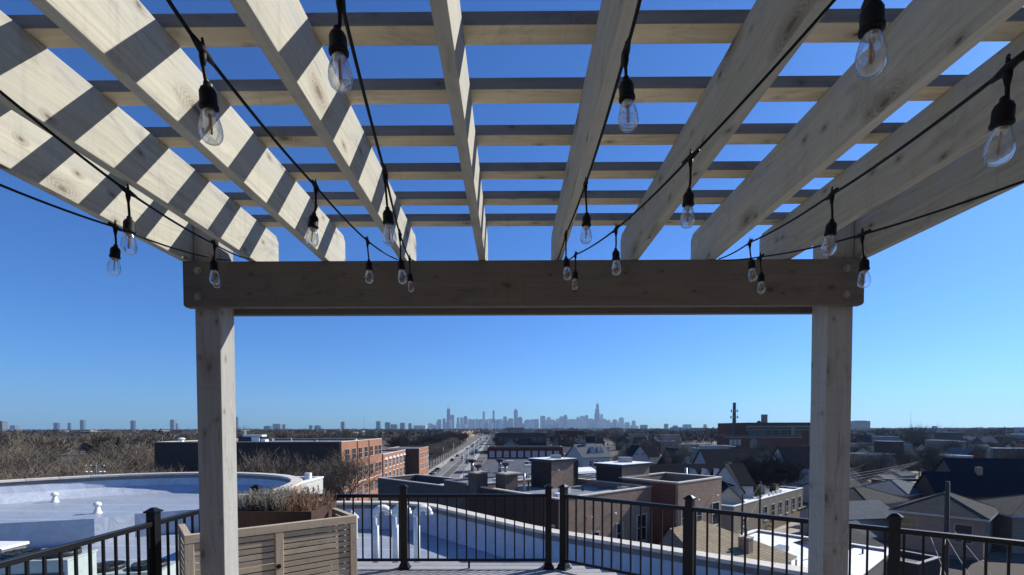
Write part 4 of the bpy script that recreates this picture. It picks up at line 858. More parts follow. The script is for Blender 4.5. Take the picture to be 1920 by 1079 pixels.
# ================================================================== RIGHT: hip-roofed houses
cH = gp(1845, 977, 5.3)
hp = hip('brick_hip_house', 'brown brick house with a hipped roof behind the right railing', 'house', (cH.x, cH.y), 50, 12, 9.6, 5.3, 8.2, 'b_brown', 'sh_brown', wins=[('left', 2.0, 2.0, 1.7, 2.4, 'pane', 'stone'), ('left', 8.0, 2.6, 2.0, 2.0, 'pane', 'stone'), ('front', 3, 2.4, 1.4, 1.8, 'pane', 'stone')], vents=2)
hip('brick_long_house', 'long brick house with a brown roof and wide window at the right edge', 'house', (cH.x+7.5, cH.y+3.5), 104, 26, 11, 5.2, 7.9, 'b_brown', 'sh_brown', wins=[('front', 3.2, 1.9, 2.6, 2.2, 'pane', 'white', .12, 1), ('front', 10, 1.9, 2.6, 2.2, 'pane', 'white', .12, 1)], vents=2)
q = gp(1680, 950, 5.0)
hip('brick_rear_house', 'low house with a brown roof just behind the brown hipped house', 'house', (cH.x-3, cH.y+17), 62, 12, 9, 4.6, 7.0, 'b_brown', 'sh_brown', vents=2)
g = flat('dark_brick_garage', 'dark red brick garage in shade below the right railing', 'garage', (gy(1722, 1040, 50).x, 50), 60, 5.5, 5.5, 3.6, 'b_dark', 'roof_d', cap='flash')
for k in range(9): tag(MB().box(0, 1.9, 0, .05, 0, 1.6).build('fence_panel', 'pole'), 'dark board fence panel in the yard below the right railing', 'fence', 'yard fence panels').location = (47.5+k*1.95, 42.2+k*.55, 0)
struct(MB().face([(44, 30, .004), (75, 30, .004), (75, 62, .004), (58, 66, .004), (46, 52, .004)]).build('yard', 'soil'))
def roof_at(u, v, z): return gp(u, v, z)
gable('navy_roofed_house', 'long house with a navy roof and a brick chimney, nearer of the two', 'house', (gy(1758, 925, 95).x, 95), 103, 36, 8, 4.8, 8.8, 'b_dark', 'sh_navy', chim=(8.5, -.6))
gable('navy_roofed_house', 'longer house with a navy roof, farther back of the two', 'house', (gy(1790, 895, 124).x, 124), 103, 44, 8.5, 5.6, 9.7, 'b_grey', 'sh_navy')
flat('dark_flat_garage', 'low black-roofed building left of the navy roofs', 'building', (gy(1690, 905, 108).x, 108), 90, 12, 9, 5.4, 'b_dark', 'roof_d', cap='flash')
flat('teal_box_building', 'plain teal box building at the right edge above the navy roofs', 'building', (gy(1884, 865, 165).x, 165), 90, 5.2, 5.2, 10.6, 'clap_t', 'roof_w', cap='white')
flat('brown_box_building', 'plain brown brick building at the right edge beside the teal box', 'building', (gy(1890, 862, 160).x, 160), 90, 16, 5, 10.8, 'b_grey', 'roof_w', cap='white')
flat('grey_box_building', 'wide grey building with a white roof edge among bare trees at right', 'building', (gy(1776, 880, 150).x, 150), 90, 8, 9.5, 9.0, 'clap_g', 'roof_w', cap='white', wins=[('front', 4, 5.0, .9, 1.6, 'pane', 'white'), ('left', 4, 5.0, .9, 1.6, 'pane', 'white')])
flat('brick_and_blue_building', 'brick building with a pale blue end wall behind the grey one', 'building', (gy(1768, 850, 205).x, 205), 90, 5, 9, 12.3, 'b_brown', 'roof_w', cap='white')
flat('pale_blue_block', 'pale blue block joined to the brick building behind the grey one', 'building', (gy(1790, 850, 205).x, 204), 90, 3.6, 6, 12.0, 'clap_g', 'roof_w', cap='white')
flat('stepped_grey_block', 'grey block with two white roof strips on the right horizon', 'building', (gy(1775, 828, 300).x, 300), 90, 10, 9, 14.8, 'b_grey', 'roof_w', cap='white')
flat('dark_white_topped_block', 'dark brick block with a white roof edge right of the pergola post', 'building', (gy(1668, 850, 190).x, 190), 90, 5.5, 8, 12.4, 'b_dark', 'roof_g', cap='white', wins=[('right', 3, 9, 1, 1.5, 'pane', 'white')])
gable('grey_roofed_garage', 'blue-grey roofed garage beside the right pergola post', 'garage', (gy(1596, 975, 78).x-4, 75), 80, 11.2, 8, 3.6, 5.6, 'clap_g', 'sh_grey')
gable('small_grey_garage', 'small grey shed in front of the blue-grey roofed garage', 'garage', (gy(1600, 985, 66).x-1, 66), 70, 5.5, 5, 2.6, 4.2, 'clap_y', 'sh_grey')
hip('brick_bungalow', 'tan and brown tiled bungalow roof at the alley end', 'house', (gy(1700, 930, 98).x, 98), 62, 13, 10, 4.0, 6.6, 'b_brown', 'sh_grey')
gable('dark_roof_garage', 'garage with a dark roof and pale eave beside the dazzling white roof', 'garage', (gy(1660, 1030, 56).x-5, 54), 55, 9, 7.5, 3.2, 4.8, 'clap_y', 'sh_brown')
for i, (u, y, w, d, zz, wl, rf, l) in enumerate(((1600, 112, 6, 7, 5.6, 'clap_w', 'sh_brown', 'small white house right beside the right post, upper part of the alley'), (1632, 104, 6, 6, 4.2, 'clap_w', 'sh_grey', 'small white garage with a grey roof along the alley'), (1652, 118, 7, 7, 4.6, 'clap_w', 'sh_tan', 'white garage with a tan roof along the alley'), (1672, 132, 7, 7, 4.6, 'clap_y', 'sh_grey', 'cream garage farther up the alley'), (1690, 150, 7, 7, 4.6, 'clap_w', 'sh_grey', 'white garage near the top of the alley'), (1610, 146, 8, 8, 5.2, 'clap_g', 'sh_brown', 'grey house behind bare branches right of the post'), (1545, 112, 8, 7, 4.6, 'clap_w', 'sh_dark', 'white shed left of the right post at the alley'))):
    gable('alley_house', l, 'house', (gy(u, 900, y).x, y), 60+9*(i % 3), w, d, zz*.62, zz, wl, rf, wins=[('front', w/2, 1.0, .9, 1.1, 'pane', 'white')])
# ================================================================== UTILITY POLES, WIRES, LAMPS
polem = {}
def upole(u, y, vtop, label, lean=0, arm=True, r=.16):
    b_ = gy(u, 900, y); h = gy(u, vtop, y).z
    t = thing('utility_pole', label, 'utility pole', (b_.x, y, 0), R0.uniform(.5, 1.2), 'wooden utility poles'); t.rotation_euler[1] = lean
    MB().tube([(0, 0, 0), (0, 0, h)], [r, r*.72], 10).build('pole', 'pole', t, True)
    if arm:
        MB().box(-1.1, 1.1, -.05, .05, h-.7, h-.58).build('crossarm', 'pole', t)
        for k in (-1, -.4, .4, 1): MB().tube([(k, 0, h-.58), (k, 0, h-.42)], .04, 6).build('insulator', 'stone', t)
    return Vector((b_.x, y, h))
q1 = upole(1391, 56, 927, 'leftmost utility pole, before the left end of the tan building', .03, False)
q2 = upole(1425, 66, 903, 'utility pole in front of the tan building, with wires', .03)
q3 = upole(1518, 78, 885, 'leaning utility pole just left of the right pergola post', .05)
q4 = upole(1777, 46, 903, 'thick utility pole standing before the brown brick hip house', 0, False, .25)
q5 = upole(1652, 170, 850, 'distant utility pole far up the alley right of the post')
q6 = upole(1306, 190, 810, 'distant utility pole left of the school')
MB().tube([(0, 0, 0), (0, 0, 9.4)], .22, 10)
p = gy(1286, 880, 62); o = MB().tube([(0, 0, 0), (0, 0, 12.8)], .2, 10).build('vent_stack', 'metal', None, True); o.location = (p.x, p.y, 0); tag(o, 'thick pale metal pipe rising before the dark dormer roof', 'vent pipe')
def wire(a, b_, sag, label, r=.022, mat='wire'):
    P = []
    for k in range(13): f = k/12; q = a.lerp(b_, f); q.z -= sag*4*f*(1-f); P.append(q)
    tag(MB().tube(P, r, 4).build('overhead_wire', mat), label, 'wire', 'overhead wires')
wire(q2-Vector((0, 0, .5)), q3-Vector((0, 0, .5)), .9, 'overhead wire between the two poles before the tan building')
wire(q2-Vector((.4, 0, 3)), q3-Vector((.4, 0, 3.2)), 1.2, 'lower overhead wire across the tan brick wall')
wire(q3-Vector((0, 0, .5)), q5-Vector((0, 0, .5)), 1.5, 'overhead wire running up the alley from the leaning pole')
wire(q3-Vector((.5, 0, 1.5)), q5-Vector((.5, 0, 1.5)), 1.5, 'second wire running up the alley, lower than the first')
wire(q1-Vector((0, 0, .6)), q2-Vector((0, 0, .6)), .4, 'short overhead wire at the left end of the tan building')
for k, l in enumerate(('upper pale cable running up the alley over the garages', 'middle pale cable running up the alley over the garages', 'lowest pale cable running up the alley over the garages')):
    wire(Vector((q3.x+9, q3.y+12, 8.6-.7*k)), Vector((q5.x+14-2*k, q5.y-10, 9.5-.7*k)), 1.0, l, .03, 'stone')
wire(q2-Vector((0, 0, 2.2)), Vector((q2.x-9, q2.y-10, 4)), .5, 'pale cable dropping left from the pole before the tan building', .028, 'stone')
wire(Vector((q4.x-1.5, q4.y, 7.5)), Vector((q4.x-9, q4.y-13, 1.5)), .2, 'left pale guy cable below the right railing', .03, 'stone'); wire(Vector((q4.x-.3, q4.y, 8)), Vector((q4.x-6, q4.y-13, 1.5)), .2, 'middle pale guy cable below the right railing', .03, 'stone'); wire(Vector((q4.x+.8, q4.y, 8)), Vector((q4.x-3, q4.y-13, 1.5)), .2, 'right pale guy cable below the right railing', .03, 'stone')
wire(q4-Vector((0, 0, 5)), Vector((26, 30, 3)), .6, 'wire dropping from the thick pole down to the left')
lampm = MB().tube([(0, 0, 0), (0, 0, 8.6)], [.13, .09], 8).mesh('lamp_post', 'white', True)
armm = MB().tube([(0, 0, 8.5), (.9, 0, 9.0), (2.2, 0, 9.1)], .05, 6).box(1.9, 2.7, -.14, .14, 9.0, 9.14).mesh('lamp_arm', 'metal')
for i, (x, y, l) in enumerate([(-16.8, 172, 'white street lamp nearest on the right kerb of the avenue'), (-17.0, 205, 'white street lamp second along the right kerb of the avenue')] + [(-31.5, y, 'slim street lamp on the left kerb of the avenue') for y in (182, 240, 300, 370)] + [(-16.9, y, 'slim distant street lamp on the right kerb of the avenue') for y in (260, 330, 420)]):
    t = thing('street_lamp', l, 'street lamp', (x-.031*(y-170), y, 0), math.pi if x > -20 else 0, 'street lamps along the avenue'); inst('post', lampm, t); inst('arm', armm, t)
for i in range(16):
    y = R0.uniform(120, 420); u = R0.choice((R0.uniform(1090, 1330), R0.uniform(1605, 1915)))
    upole(u, y, CY-26-(9.5-E)*FPX/y, f"{'near' if y < 200 else 'mid-distance' if y < 300 else 'far'} utility pole {'among the houses left of the school' if u < 1400 else 'among the garages right of the post' if u < 1750 else 'behind the navy roofs'}")
def clutter(t, w, d, z, n, seed):
    rr = random.Random(seed)
    for _ in range(n):
        x, y = rr.uniform(.8, w-1.8), rr.uniform(.8, d-1.8); k = rr.random()
        if k < .35: MB().box(x, x+rr.uniform(.5, 1.3), y, y+rr.uniform(.5, 1.1), z, z+rr.uniform(.4, 1.0)).build('rooftop_unit', rr.choice(['metal', 'roof_g', 'white']), t)
        elif k < .8: MB().tube([(x, y, z), (x, y, z+rr.uniform(.4, 1.1))], rr.uniform(.06, .14), 7).build('vent_pipe', rr.choice(['metal', 'white', 'darkgrill']), t)
        else: MB().box(x, x+rr.uniform(1.5, 3), y, y+.12, z, z+.12).build('conduit', 'metal', t)
clutter(t2, 14, 14, 11.15, 12, 1); clutter(t4, 19, 8, 11.25, 9, 2); clutter(t3, 9, 7, 11.4, 4, 3); clutter(tn, 33, 24, 5.65, 14, 4); clutter(tg, 19, 15, 3.8, 6, 5); clutter(fl, 30, 76, 5.8, 12, 6); clutter(s1, 32, 40, 14.65, 9, 7); clutter(s2, 30, 30, 9.7, 7, 8); clutter(t1, 7, 16, c1.z-1.1, 4, 9); clutter(ks, 40, 45, 20.2, 5, 10)
# ================================================================== CARS
def car_parts(mat):
    b = MB(); prof = [(-2.2, .35), (2.2, .35), (2.25, .7), (1.9, .88), (1.0, .95), (-1.6, .98), (-2.2, .92), (-2.28, .6)]
    for y in (-.86, .86): b.face([(x, y, z) for x, z in (prof if y < 0 else prof[::-1])])
    for k in range(len(prof)):
        (x0, z0), (x1, z1) = prof[k], prof[(k+1) % len(prof)]; b.face([(x1, -.86, z1), (x0, -.86, z0), (x0, .86, z0), (x1, .86, z1)])
    g = MB(); lo = [(-1.75, -.80), (1.05, -.80), (1.05, .80), (-1.75, .80)]; hi = [(-1.2, -.62), (.35, -.62), (.35, .62), (-1.2, .62)]
    for k in range(4): j = (k+1) % 4; g.face([(*lo[k], .955), (*lo[j], .955), (*hi[j], 1.42), (*hi[k], 1.42)])
    r = MB().prism([(-1.25, -.64), (.40, -.64), (.40, .64), (-1.25, .64)], 1.42, 1.47)
    return b.mesh('body', mat), g.mesh('cabin_glass', 'carglass'), r.mesh('roof_panel', mat)
CARM = {k: car_parts(k) for k in ('car_w', 'car_k', 'car_s', 'car_b', 'car_r')}
wheelm = MB().tube([(0, -.1, 0), (0, .1, 0)], .33, 14).mesh('wheel', 'rubber')
def car(x, y, rz, col, label, group='vehicles on and beside the avenue', sc=1):
    t = thing('car', label, 'car', (x, y, .016), rz, group); t.scale = (sc, sc, sc); a_, b_, c_ = CARM[col]
    inst('body', a_, t); inst('cabin_glass', b_, t); inst('roof_panel', c_, t)
    for wx in (-1.4, 1.4):
        for wy in (-.8, .8): inst('wheel', wheelm, t, (wx, wy, .33))
cn = {'car_w': 'white', 'car_k': 'black', 'car_s': 'silver', 'car_b': 'dark blue', 'car_r': 'dark red'}
near = [(-29.3, 178, 'car_k', 'black car parked at the left kerb of the avenue, second nearest'), (-29.3, 171, 'car_w', 'white car parked at the left kerb of the avenue, nearest'), (-29.4, 186, 'car_s', 'silver car parked at the left kerb, third from the near end'), (-29.5, 193, 'car_b', 'dark blue car parked at the left kerb, fourth from the near end'), (-29.6, 201, 'car_k', 'black car parked at the left kerb, last of the near row'), (-36.5, 176, 'car_w', 'white car by the end of the brick block'), (-37.5, 183, 'car_k', 'black car under the first street tree'), (-29.0, 262, 'car_k', 'black car passing on the left side farther up the avenue'), (-24.6, 284, 'car_w', 'white car with its roof in sun, left lane farther up'), (-19.6, 246, 'car_k', 'black car at the right kerb halfway up the avenue'), (-20.5, 262, 'car_s', 'silver car at the right kerb halfway up the avenue')]
for x, y, c, l in near: car(x-.031*(y-170), y, math.pi/2-.03, c, l)
for k in range(26):
    y = 300+k*22+R0.uniform(-6, 6); x = R0.choice((-29.4, -27.2, -20.6, -18.9)); c = R0.choice(list(cn))
    car(x-.031*(y-170), y, math.pi/2, c, f'small {cn[c]} car far up the avenue', 'far ' + cn[c] + ' cars up the avenue')
p = gp(1497, 968); car(p.x-2.5, p.y+1.5, .8, 'car_b', 'dark blue pickup parked at the right end of the tan building', 'cars by the alley')
p = gp(1600, 1060); car(46, 41, .9, 'car_s', 'grey car below the dazzling white roof, right of the post', 'cars by the alley')
for u, v, c, l in ((1668, 905, 'car_w', 'white car parked by the garages up the alley'), (1635, 925, 'car_k', 'black car beside the white garage up the alley')): p = gp(u, v); car(p.x, p.y, .5, c, l, 'cars by the alley')
# ================================================================== TREES
ordn = 'first second third fourth fifth sixth seventh eighth ninth tenth eleventh twelfth thirteenth fourteenth fifteenth sixteenth seventeenth eighteenth nineteenth twentieth'.split()
def make_tree(seed, H, lv=4, tw=.028, kids=(6, 5, 5, 5), fr=4, spread=.75, tmat='bark', cmat='twig', fw_=.05):
    rr = random.Random(seed); T, Cb = MB(), MB()
    def grow(p, d, ln, r, l):
        n = 2 if l > 1 else 3; pts = [p]; q = p.copy(); dd = d.copy()
        for _ in range(n):
            dd = (dd + Vector((rr.uniform(-1, 1), rr.uniform(-1, 1), rr.uniform(-.4, .9)))*(.10 if l == 0 else .20)).normalized(); q = q+dd*ln/n; pts.append(q.copy())
        (T if l < 2 else Cb).tube(pts, [max(tw*.6, r*(1-.5*k/n)) for k in range(n+1)], 7 if l == 0 else (5 if l == 1 else 3), False)
        if l >= lv:
            for _ in range(fr):
                s = pts[rr.randrange(1, len(pts))]; e = s+(dd+Vector((rr.uniform(-1, 1), rr.uniform(-1, 1), rr.uniform(-.5, .9)))).normalized()*ln*rr.uniform(.5, .95)
                w = (e-s).cross(Vector((rr.uniform(-1, 1), rr.uniform(-1, 1), rr.uniform(-1, 1)))).normalized()*fw_*.5; Cb.face([s-w, s+w, e])
            return
        for k in range(kids[l]):
            f = rr.uniform(.35, 1.0) if l else rr.uniform(.62, 1.0)
            i = min(int(f*n), n-1); s = pts[i].lerp(pts[i+1], f*n-i)
            side = dd.orthogonal().normalized(); side.rotate(Matrix.Rotation(rr.uniform(0, 6.28)+k*2.4, 3, dd))
            a = rr.uniform(.45, .95)*spread if l else rr.uniform(.3, .85)*spread
            nd = (dd*math.cos(a)+side*math.sin(a)+Vector((0, 0, .12))).normalized()
            grow(s, nd, ln*rr.uniform(.62, .86) if l else H*rr.uniform(.26, .36), max(tw, r*rr.uniform(.42, .6)), l+1)
    grow(Vector((0, 0, 0)), Vector((0, 0, 1)), H*.36, H*.017, 0)
    zm = max(v[2] for v in Cb.v); s = H/zm
    for m_ in (T, Cb): m_.v = [(a*s, b*s, c*s) for a, b, c in m_.v]
    return T.mesh('trunk', tmat), Cb.mesh('crown', cmat)
TREES = [make_tree(10+i, 14, 4, .030, (7, 5, 5, 4), 4, .85) for i in range(5)]
TREES_D = [make_tree(40+i, 14, 4, .035, (7, 6, 5, 5), 5, .8, 'bark', 'twig_d', .07) for i in range(3)]
TREES_F = [make_tree(70+i, 14, 3, .05, (7, 6, 6), 9, .9, fw_=.16) for i in range(4)]
CL = {}
def tree(x, y, h, label, group, kind='m', wide=1.0, name='bare_tree'):
    t = thing(name, label, 'tree', (x, y, 0), R0.uniform(0, 6.28), group); s = h/14; t.scale = (s*wide, s*wide, s)
    a_, b_ = R0.choice({'m': TREES, 'd': TREES_D, 'f': TREES_F, 'b': TREES_B if kind == 'b' else None}[kind]); inst('trunk', a_, t); inst('crown', b_, t); return t
TREES_B = [make_tree(123, 14, 4, .03, (6, 4, 4, 4), 3, 1.05, fw_=.05)]
tree(-31.5, 92, 15.0, 'large bare tree whose branches cross the sunlit orange brick wall', None, 'b', 1.0)
for x, y, h, l in ((-36.5, 92, 14.2, 'dark bare tree right against the shaded brick wall'), (-39.5, 95, 15, 'tall dark bare tree left of the orange wall corner'), (-42, 88, 12.5, 'dark bare tree behind the white boarded building'), (-34.5, 97.5, 14.5, 'dense dark tree at the corner of the orange brick wall')):
    tree(x, y, h, l, 'dark bare trees by the orange school', 'm', .8)
b_ = gy(1728, 790, 230); tree(b_.x, 230, 21.5, 'tall pale bare tree rising above the right horizon', None, 'm', 1.1)
b_ = gy(470, 790, 210); tree(b_.x, 210, 21.0, 'tall bare tree rising above the horizon right of the left post', None, 'm', .8)
for u, y, h, l in ((1420, 92, 13, 'big dark bare tree behind the white-roofed tan building'), (1455, 104, 14, 'dark bare tree left of the white house with a black roof'), (1400, 110, 13.5, 'dark bare tree before the school, right of the black roof'), (1480, 118, 11.5, 'dark bare tree close to the right pergola post')):
    tree(gy(u, 850, y).x, y, h, l, 'dark bare trees behind the tan building', 'd', 1.0)
for u, y, h, l in ((1625, 132, 12, 'bare brown tree right beside the right pergola post, behind the alley garages'), (1655, 150, 13, 'bare brown tree left of the white-topped dark brick block'), (1694, 160, 13.5, 'bare brown tree between the dark brick block and the grey building'), (1738, 144, 12, 'bare tree standing before the grey box building'), (1765, 142, 11.5, 'smaller bare tree before the grey box building, right one'), (1832, 190, 14, 'bare tree behind the teal box building')):
    tree(gy(u, 850, y).x, y, h, l, 'bare trees of the right quarter', 'm', 1.1)
def free(x, y):
    for (x0, x1, y0, y1) in ((-80, -24, 85, 203), (-37-.031*(y-170), -12.5-.031*(y-170), -50, 3000), (-12, 25, 95, 215), (120, 192, 268, 360), (-12, 28, 330, 400), (0, 34, 30, 78), (25, 75, 62, 120), (20, 36, 145, 165), (45, 75, 165, 195), (52, 96, 122, 152), (-40, -5, 0, 60)):
        if x0 < x < x1 and y0 < y < y1: return False
    return True
RT = random.Random(5)
LM_L = [(60, 'at the left picture edge'), (120, 'left of the farther mushroom vent'), (165, 'above the two mushroom vents'), (205, 'right behind the floodlight mast'), (250, 'just right of the floodlight mast'), (300, 'left of the dark brick building'), (380, 'behind the left pergola post'), (450, 'right of the left pergola post'), (520, 'behind the rooftop air handler'), (700, 'over the roof of the orange brick building')]
LM_R = [(1640, 'close to the right pergola post'), (1690, 'above the alley garages'), (1740, 'in front of the white-topped brick blocks'), (1790, 'above the thick utility pole'), (1850, 'over the left end of the navy roofs'), (2000, 'at the right picture edge')]
LM_C = [(990, 'behind the left end of the brick shop row'), (1060, 'behind the brick shop row'), (1120, 'behind the white Victorian-style house'), (1200, 'right of the white house with dormers'), (1270, 'behind the small white gabled house'), (1345, 'left of the tall school chimney'), (1430, 'before the left half of the school'), (1700, 'before the right half of the school')]
def where(u, y, lm, yb=(110, 220)):
    w = [t for lim, t in lm if u < lim]; d = 'near' if y < yb[0] else ('middle-distance' if y < yb[1] else 'far-off')
    return d, (w[0] if w else lm[-1][1])
def scatter(n, xr, yr, hr, label, group, kind, test=None, p=.5):
    c = 0; k = 0
    while c < n and k < n*40:
        k += 1; y = yr[0]+(yr[1]-yr[0])*RT.random()**p; x = RT.uniform(*xr)
        u = CX+FPX*x/y
        if not (-60 < u < 1980) or not free(x, y) or (test and not test(x, y, u)): continue
        hh_ = RT.uniform(*hr); wd = RT.uniform(.95, 1.35); lm = LM_L if 'left' in group else LM_R if 'right quarter' in group else LM_C
        if 'avenue' in group: lab = f"{'tall' if hh_ > 14 else 'short'} {'spreading' if wd > 1.15 else 'narrow'} bare tree left of the avenue, {'level with the brick end block' if y < 260 else 'halfway up the tree belt' if y < 380 else 'well up the avenue' if y < 480 else 'where the avenue narrows away'}"
        else:
            d, w = where(u, y, lm, (90, 150) if 'near' in group else (170, 280)); lab = f"{d.replace('middle-distance', 'mid-distance')} {'tall' if hh_ > sum(hr)/2 else 'low'} {'spreading' if wd > 1.15 else 'slender'} bare tree {w}"
        tree(x, y, hh_, lab, group, kind, wd); c += 1
scatter(58, (-140, -36), (52, 130), (12, 16.5), 'bare tree in the near wood behind the curved parapet', 'bare trees of the near left wood', 'm', lambda x, y, u: x < -38 and (y < 84 or x < -82), .7)
scatter(72, (-420, -80), (120, 420), (13.5, 19.5), 'bare tree in the wide wood left of the dark brick building', 'bare trees of the wide left wood', 'f', lambda x, y, u: u < 660, .8)
for k in range(16): tree(-35.0-.031*(36+k*11), 204+k*11, RT.uniform(10.5, 13.5), f'{ordn[k]} bare street tree along the left kerb from the brick end block', 'bare trees in the kerbside row', 'm', 1.15)
scatter(40, (-95, -36), (206, 600), (12, 16), 'bare street tree along the left side of the avenue', 'bare trees lining the avenue', 'd', lambda x, y, u: -62-.031*(y-170) < x < -37-.031*(y-170), .9)
scatter(16, (-13, 3), (222, 520), (8, 12), 'x', 'bare trees right of the far road', 'd', None, 1)
scatter(32, (-30, 140), (215, 520), (9, 15.5), 'bare tree among the houses beyond the brick row', 'bare trees beyond the brick row', 'm', None, .8)
scatter(30, (28, 125), (96, 262), (8, 13.5), 'bare tree in the back gardens left of the school', 'bare trees before the school', 'm', lambda x, y, u: u < 1530, .8)
scatter(56, (95, 420), (105, 420), (9, 16), 'bare tree among the garages right of the pergola post', 'bare trees of the right quarter', 'm', lambda x, y, u: u > 1585 and not (1750 < u and y < 150) and not (1590 < u < 1700 and y < 150), .8)
def evergreen(u, v, y, h, w, label, mat):
    rr = random.Random(int(u)); b = MB(); x = gy(u, v, y).x
    for _ in range(900):
        f = rr.random()**1.3; r = w*(1-f)*.5*rr.uniform(.4, 1); a = rr.uniform(0, 6.28); c = Vector((r*math.cos(a), r*math.sin(a), h*.12+h*.88*f)); s = h*.045
        d1 = Vector((rr.uniform(-1, 1), rr.uniform(-1, 1), rr.uniform(-.8, .2)))*s; d2 = Vector((rr.uniform(-1, 1), rr.uniform(-1, 1), rr.uniform(-.8, .2)))*s; b.face([c, c+d1, c+d2])
    t = thing('evergreen_tree', label, 'tree', (x, y, 0)); MB().tube([(0, 0, 0), (0, 0, h*.8)], [h*.02, .03], 6).build('trunk', 'bark', t); b.build('crown', mat, t)
evergreen(222, 830, 130, 15.8, 6.5, 'single dark evergreen tree in the left wood', 'ever')
evergreen(1421, 900, 84, 7.6, 5.5, 'yellow-green leafy tree behind the white roof of the tan building', 'yellowgreen')
# ================================================================== MIDDLE DISTANCE BUILDINGS
WN = dict(clap_w='white', clap_g='grey', clap_y='cream', b_brown='brown brick', b_red='red brick', b_dark='dark brick', clap_t='teal')
RN = dict(sh_dark='black', sh_brown='brown', sh_grey='grey', sh_navy='navy', roof_d='tar', roof_w='white', roof_g='grey')
def mid_house(x, y, h, i, label, group):
    w, d = RT.uniform(5.5, 9.5), RT.uniform(6.5, 11); wl = RT.choice(['clap_w', 'clap_g', 'clap_y', 'b_brown', 'b_red', 'b_dark', 'clap_t']); az = RT.choice((0, 90, 90))
    u = CX+FPX*x/y; dd, ww = where(u, y, LM_L if u < 700 else LM_R if u > 1590 else LM_C, (230, 330))
    rf = RT.choice(['roof_d', 'roof_w', 'roof_g']) if i % 3 == 0 else RT.choice(['sh_dark', 'sh_brown', 'sh_grey', 'sh_dark', 'sh_navy'])
    label = f"{dd} {WN[wl]} house, {'flat ' if i % 3 == 0 else ''}{RN[rf]} roof, {ww}"
    if i % 3 == 0: return flat('flat_roofed_house', label, 'building', (x, y), 90, w*1.4, d, h, wl, rf, par=.4, cap='white' if i % 2 else 'trim', group=group, wins=[('front', w*.4, h*.6, 1.2, 1.4, 'pane', 'white'), ('front', w, h*.6, 1.2, 1.4, 'pane', 'white')])
    o = gable('gabled_house', label, 'house', (x, y), az+RT.uniform(-4, 4), w, d, h*.62, h, wl, rf, group=group, chim=(w*.3, RT.uniform(-1, .4)) if i % 2 else None, wins=[('front' if az else 'left', w*.35, h*.35, .9, 1.3, 'pane', 'white'), ('front' if az else 'left', w*.65, h*.35, .9, 1.3, 'pane', 'white')])
    return o
cnt = 0; placed = []
def far_ok(x, y, r): return all(abs(x-a) > r and True or abs(y-b) > r for a, b in placed)
for lab, grp, n, xr, yr, ur in (('small house among bare trees beyond the brick shop row', 'houses beyond the brick row', 34, (-5, 150), (225, 520), (930, 1345)), ('small house in the quarter left of the school chimney', 'houses left of the school', 12, (60, 130), (190, 290), (1150, 1345)), ('house half hidden by trees right of the pergola post', 'houses of the right quarter', 84, (100, 420), (170, 460), (1600, 1930)), ('house roof showing in the wood left of the dark brick building', 'houses in the left wood', 26, (-420, -90), (140, 480), (-20, 640))):
    c = k = 0
    while c < n and k < 2000:
        k += 1; x, y = RT.uniform(*xr), RT.uniform(*yr); u = CX+FPX*x/y
        if not (ur[0] < u < ur[1]) or not free(x, y) or not far_ok(x, y, 10.5): continue
        placed.append((x, y)); mid_house(x, y, RT.uniform(6.5, 10.5) if y < 300 else RT.uniform(8, 13), c, lab, grp); c += 1
for i in range(150):
    for _ in range(30):
        y = RT.uniform(520, 2600); u = RT.uniform(-10, 1930); x = (u-CX)/FPX*y
        if not (-50-.031*(y-170) < x < -2-.031*(y-170)): break
    side = 'left' if u < 880 else ('right' if u > 1250 else 'centre'); w = RT.uniform(14, 45)*y/1400+6
    wl = RT.choice(['b_dark', 'b_brown', 'b_red', 'b_grey', 'b_grey', 'clap_g', 'b_tan'])
    t = thing('distant_block', f"{'wide' if w > 26 else 'narrow'} distant {WN[wl] if wl in WN else 'tan brick' if wl == 'b_tan' else 'grey brick'} block, {'this side of' if y < 1000 else 'out towards'} the {['far left', 'left', 'centre left', 'centre', 'centre right', 'right', 'far right'][max(0, min(6, int(u/275)))]} horizon", 'building', (x, y, 0), RT.uniform(-.1, .1), f'distant buildings, {side}')
    h = RT.uniform(8, 15.5) if RT.random() < .85 or side == 'left' else RT.uniform(16, 19); MB().box(0, w, 0, 16, 0, h, faces='xXyY').build('wall', wl, t); MB().box(-.2, w+.2, -.2, 16.2, h, h+.4).build('roof', RT.choice(['roof_d', 'roof_g', 'roof_w', 'roof_d']), t)
    if y < 1300:
        n_ = min(7, int(w/4))
        for q in range(n_): window(t, 'front', w*(q+.5)/n_, h*.55, 2.0, 1.8, w, 16, 'pane', 'trim')
    if RT.random() < .5: MB().box(w*.3, w*.3+3, 4, 7, h+.4, h+2.4).build('rooftop_unit', 'metal', t)
# avenue-side blocks far up the road
for k in range(24):
    y = 330+k*62; h = RT.uniform(9, 14)
    flat('avenue_shop_building', 'pale sunlit building lining the avenue far ahead', 'building', (-55-.031*(y-170), y), 0, 34, 14, h, RT.choice(['b_tan', 'clap_w', 'b_brown', 'b_orange']), 'roof_d', group='buildings lining the far avenue', wins=[('front', 5+8*j, h*.55, 3, 1.8, 'pane', 'white') for j in range(4)]) if k > 5 else None
    flat('avenue_shop_building', 'dark building on the right side of the avenue far ahead', 'building', (-8-.031*(y-170), y+60), 90, 16, 30, h, RT.choice(['b_dark', 'b_brown', 'b_grey']), 'roof_d', group='dark buildings along the right of the far avenue') if k > 1 else None
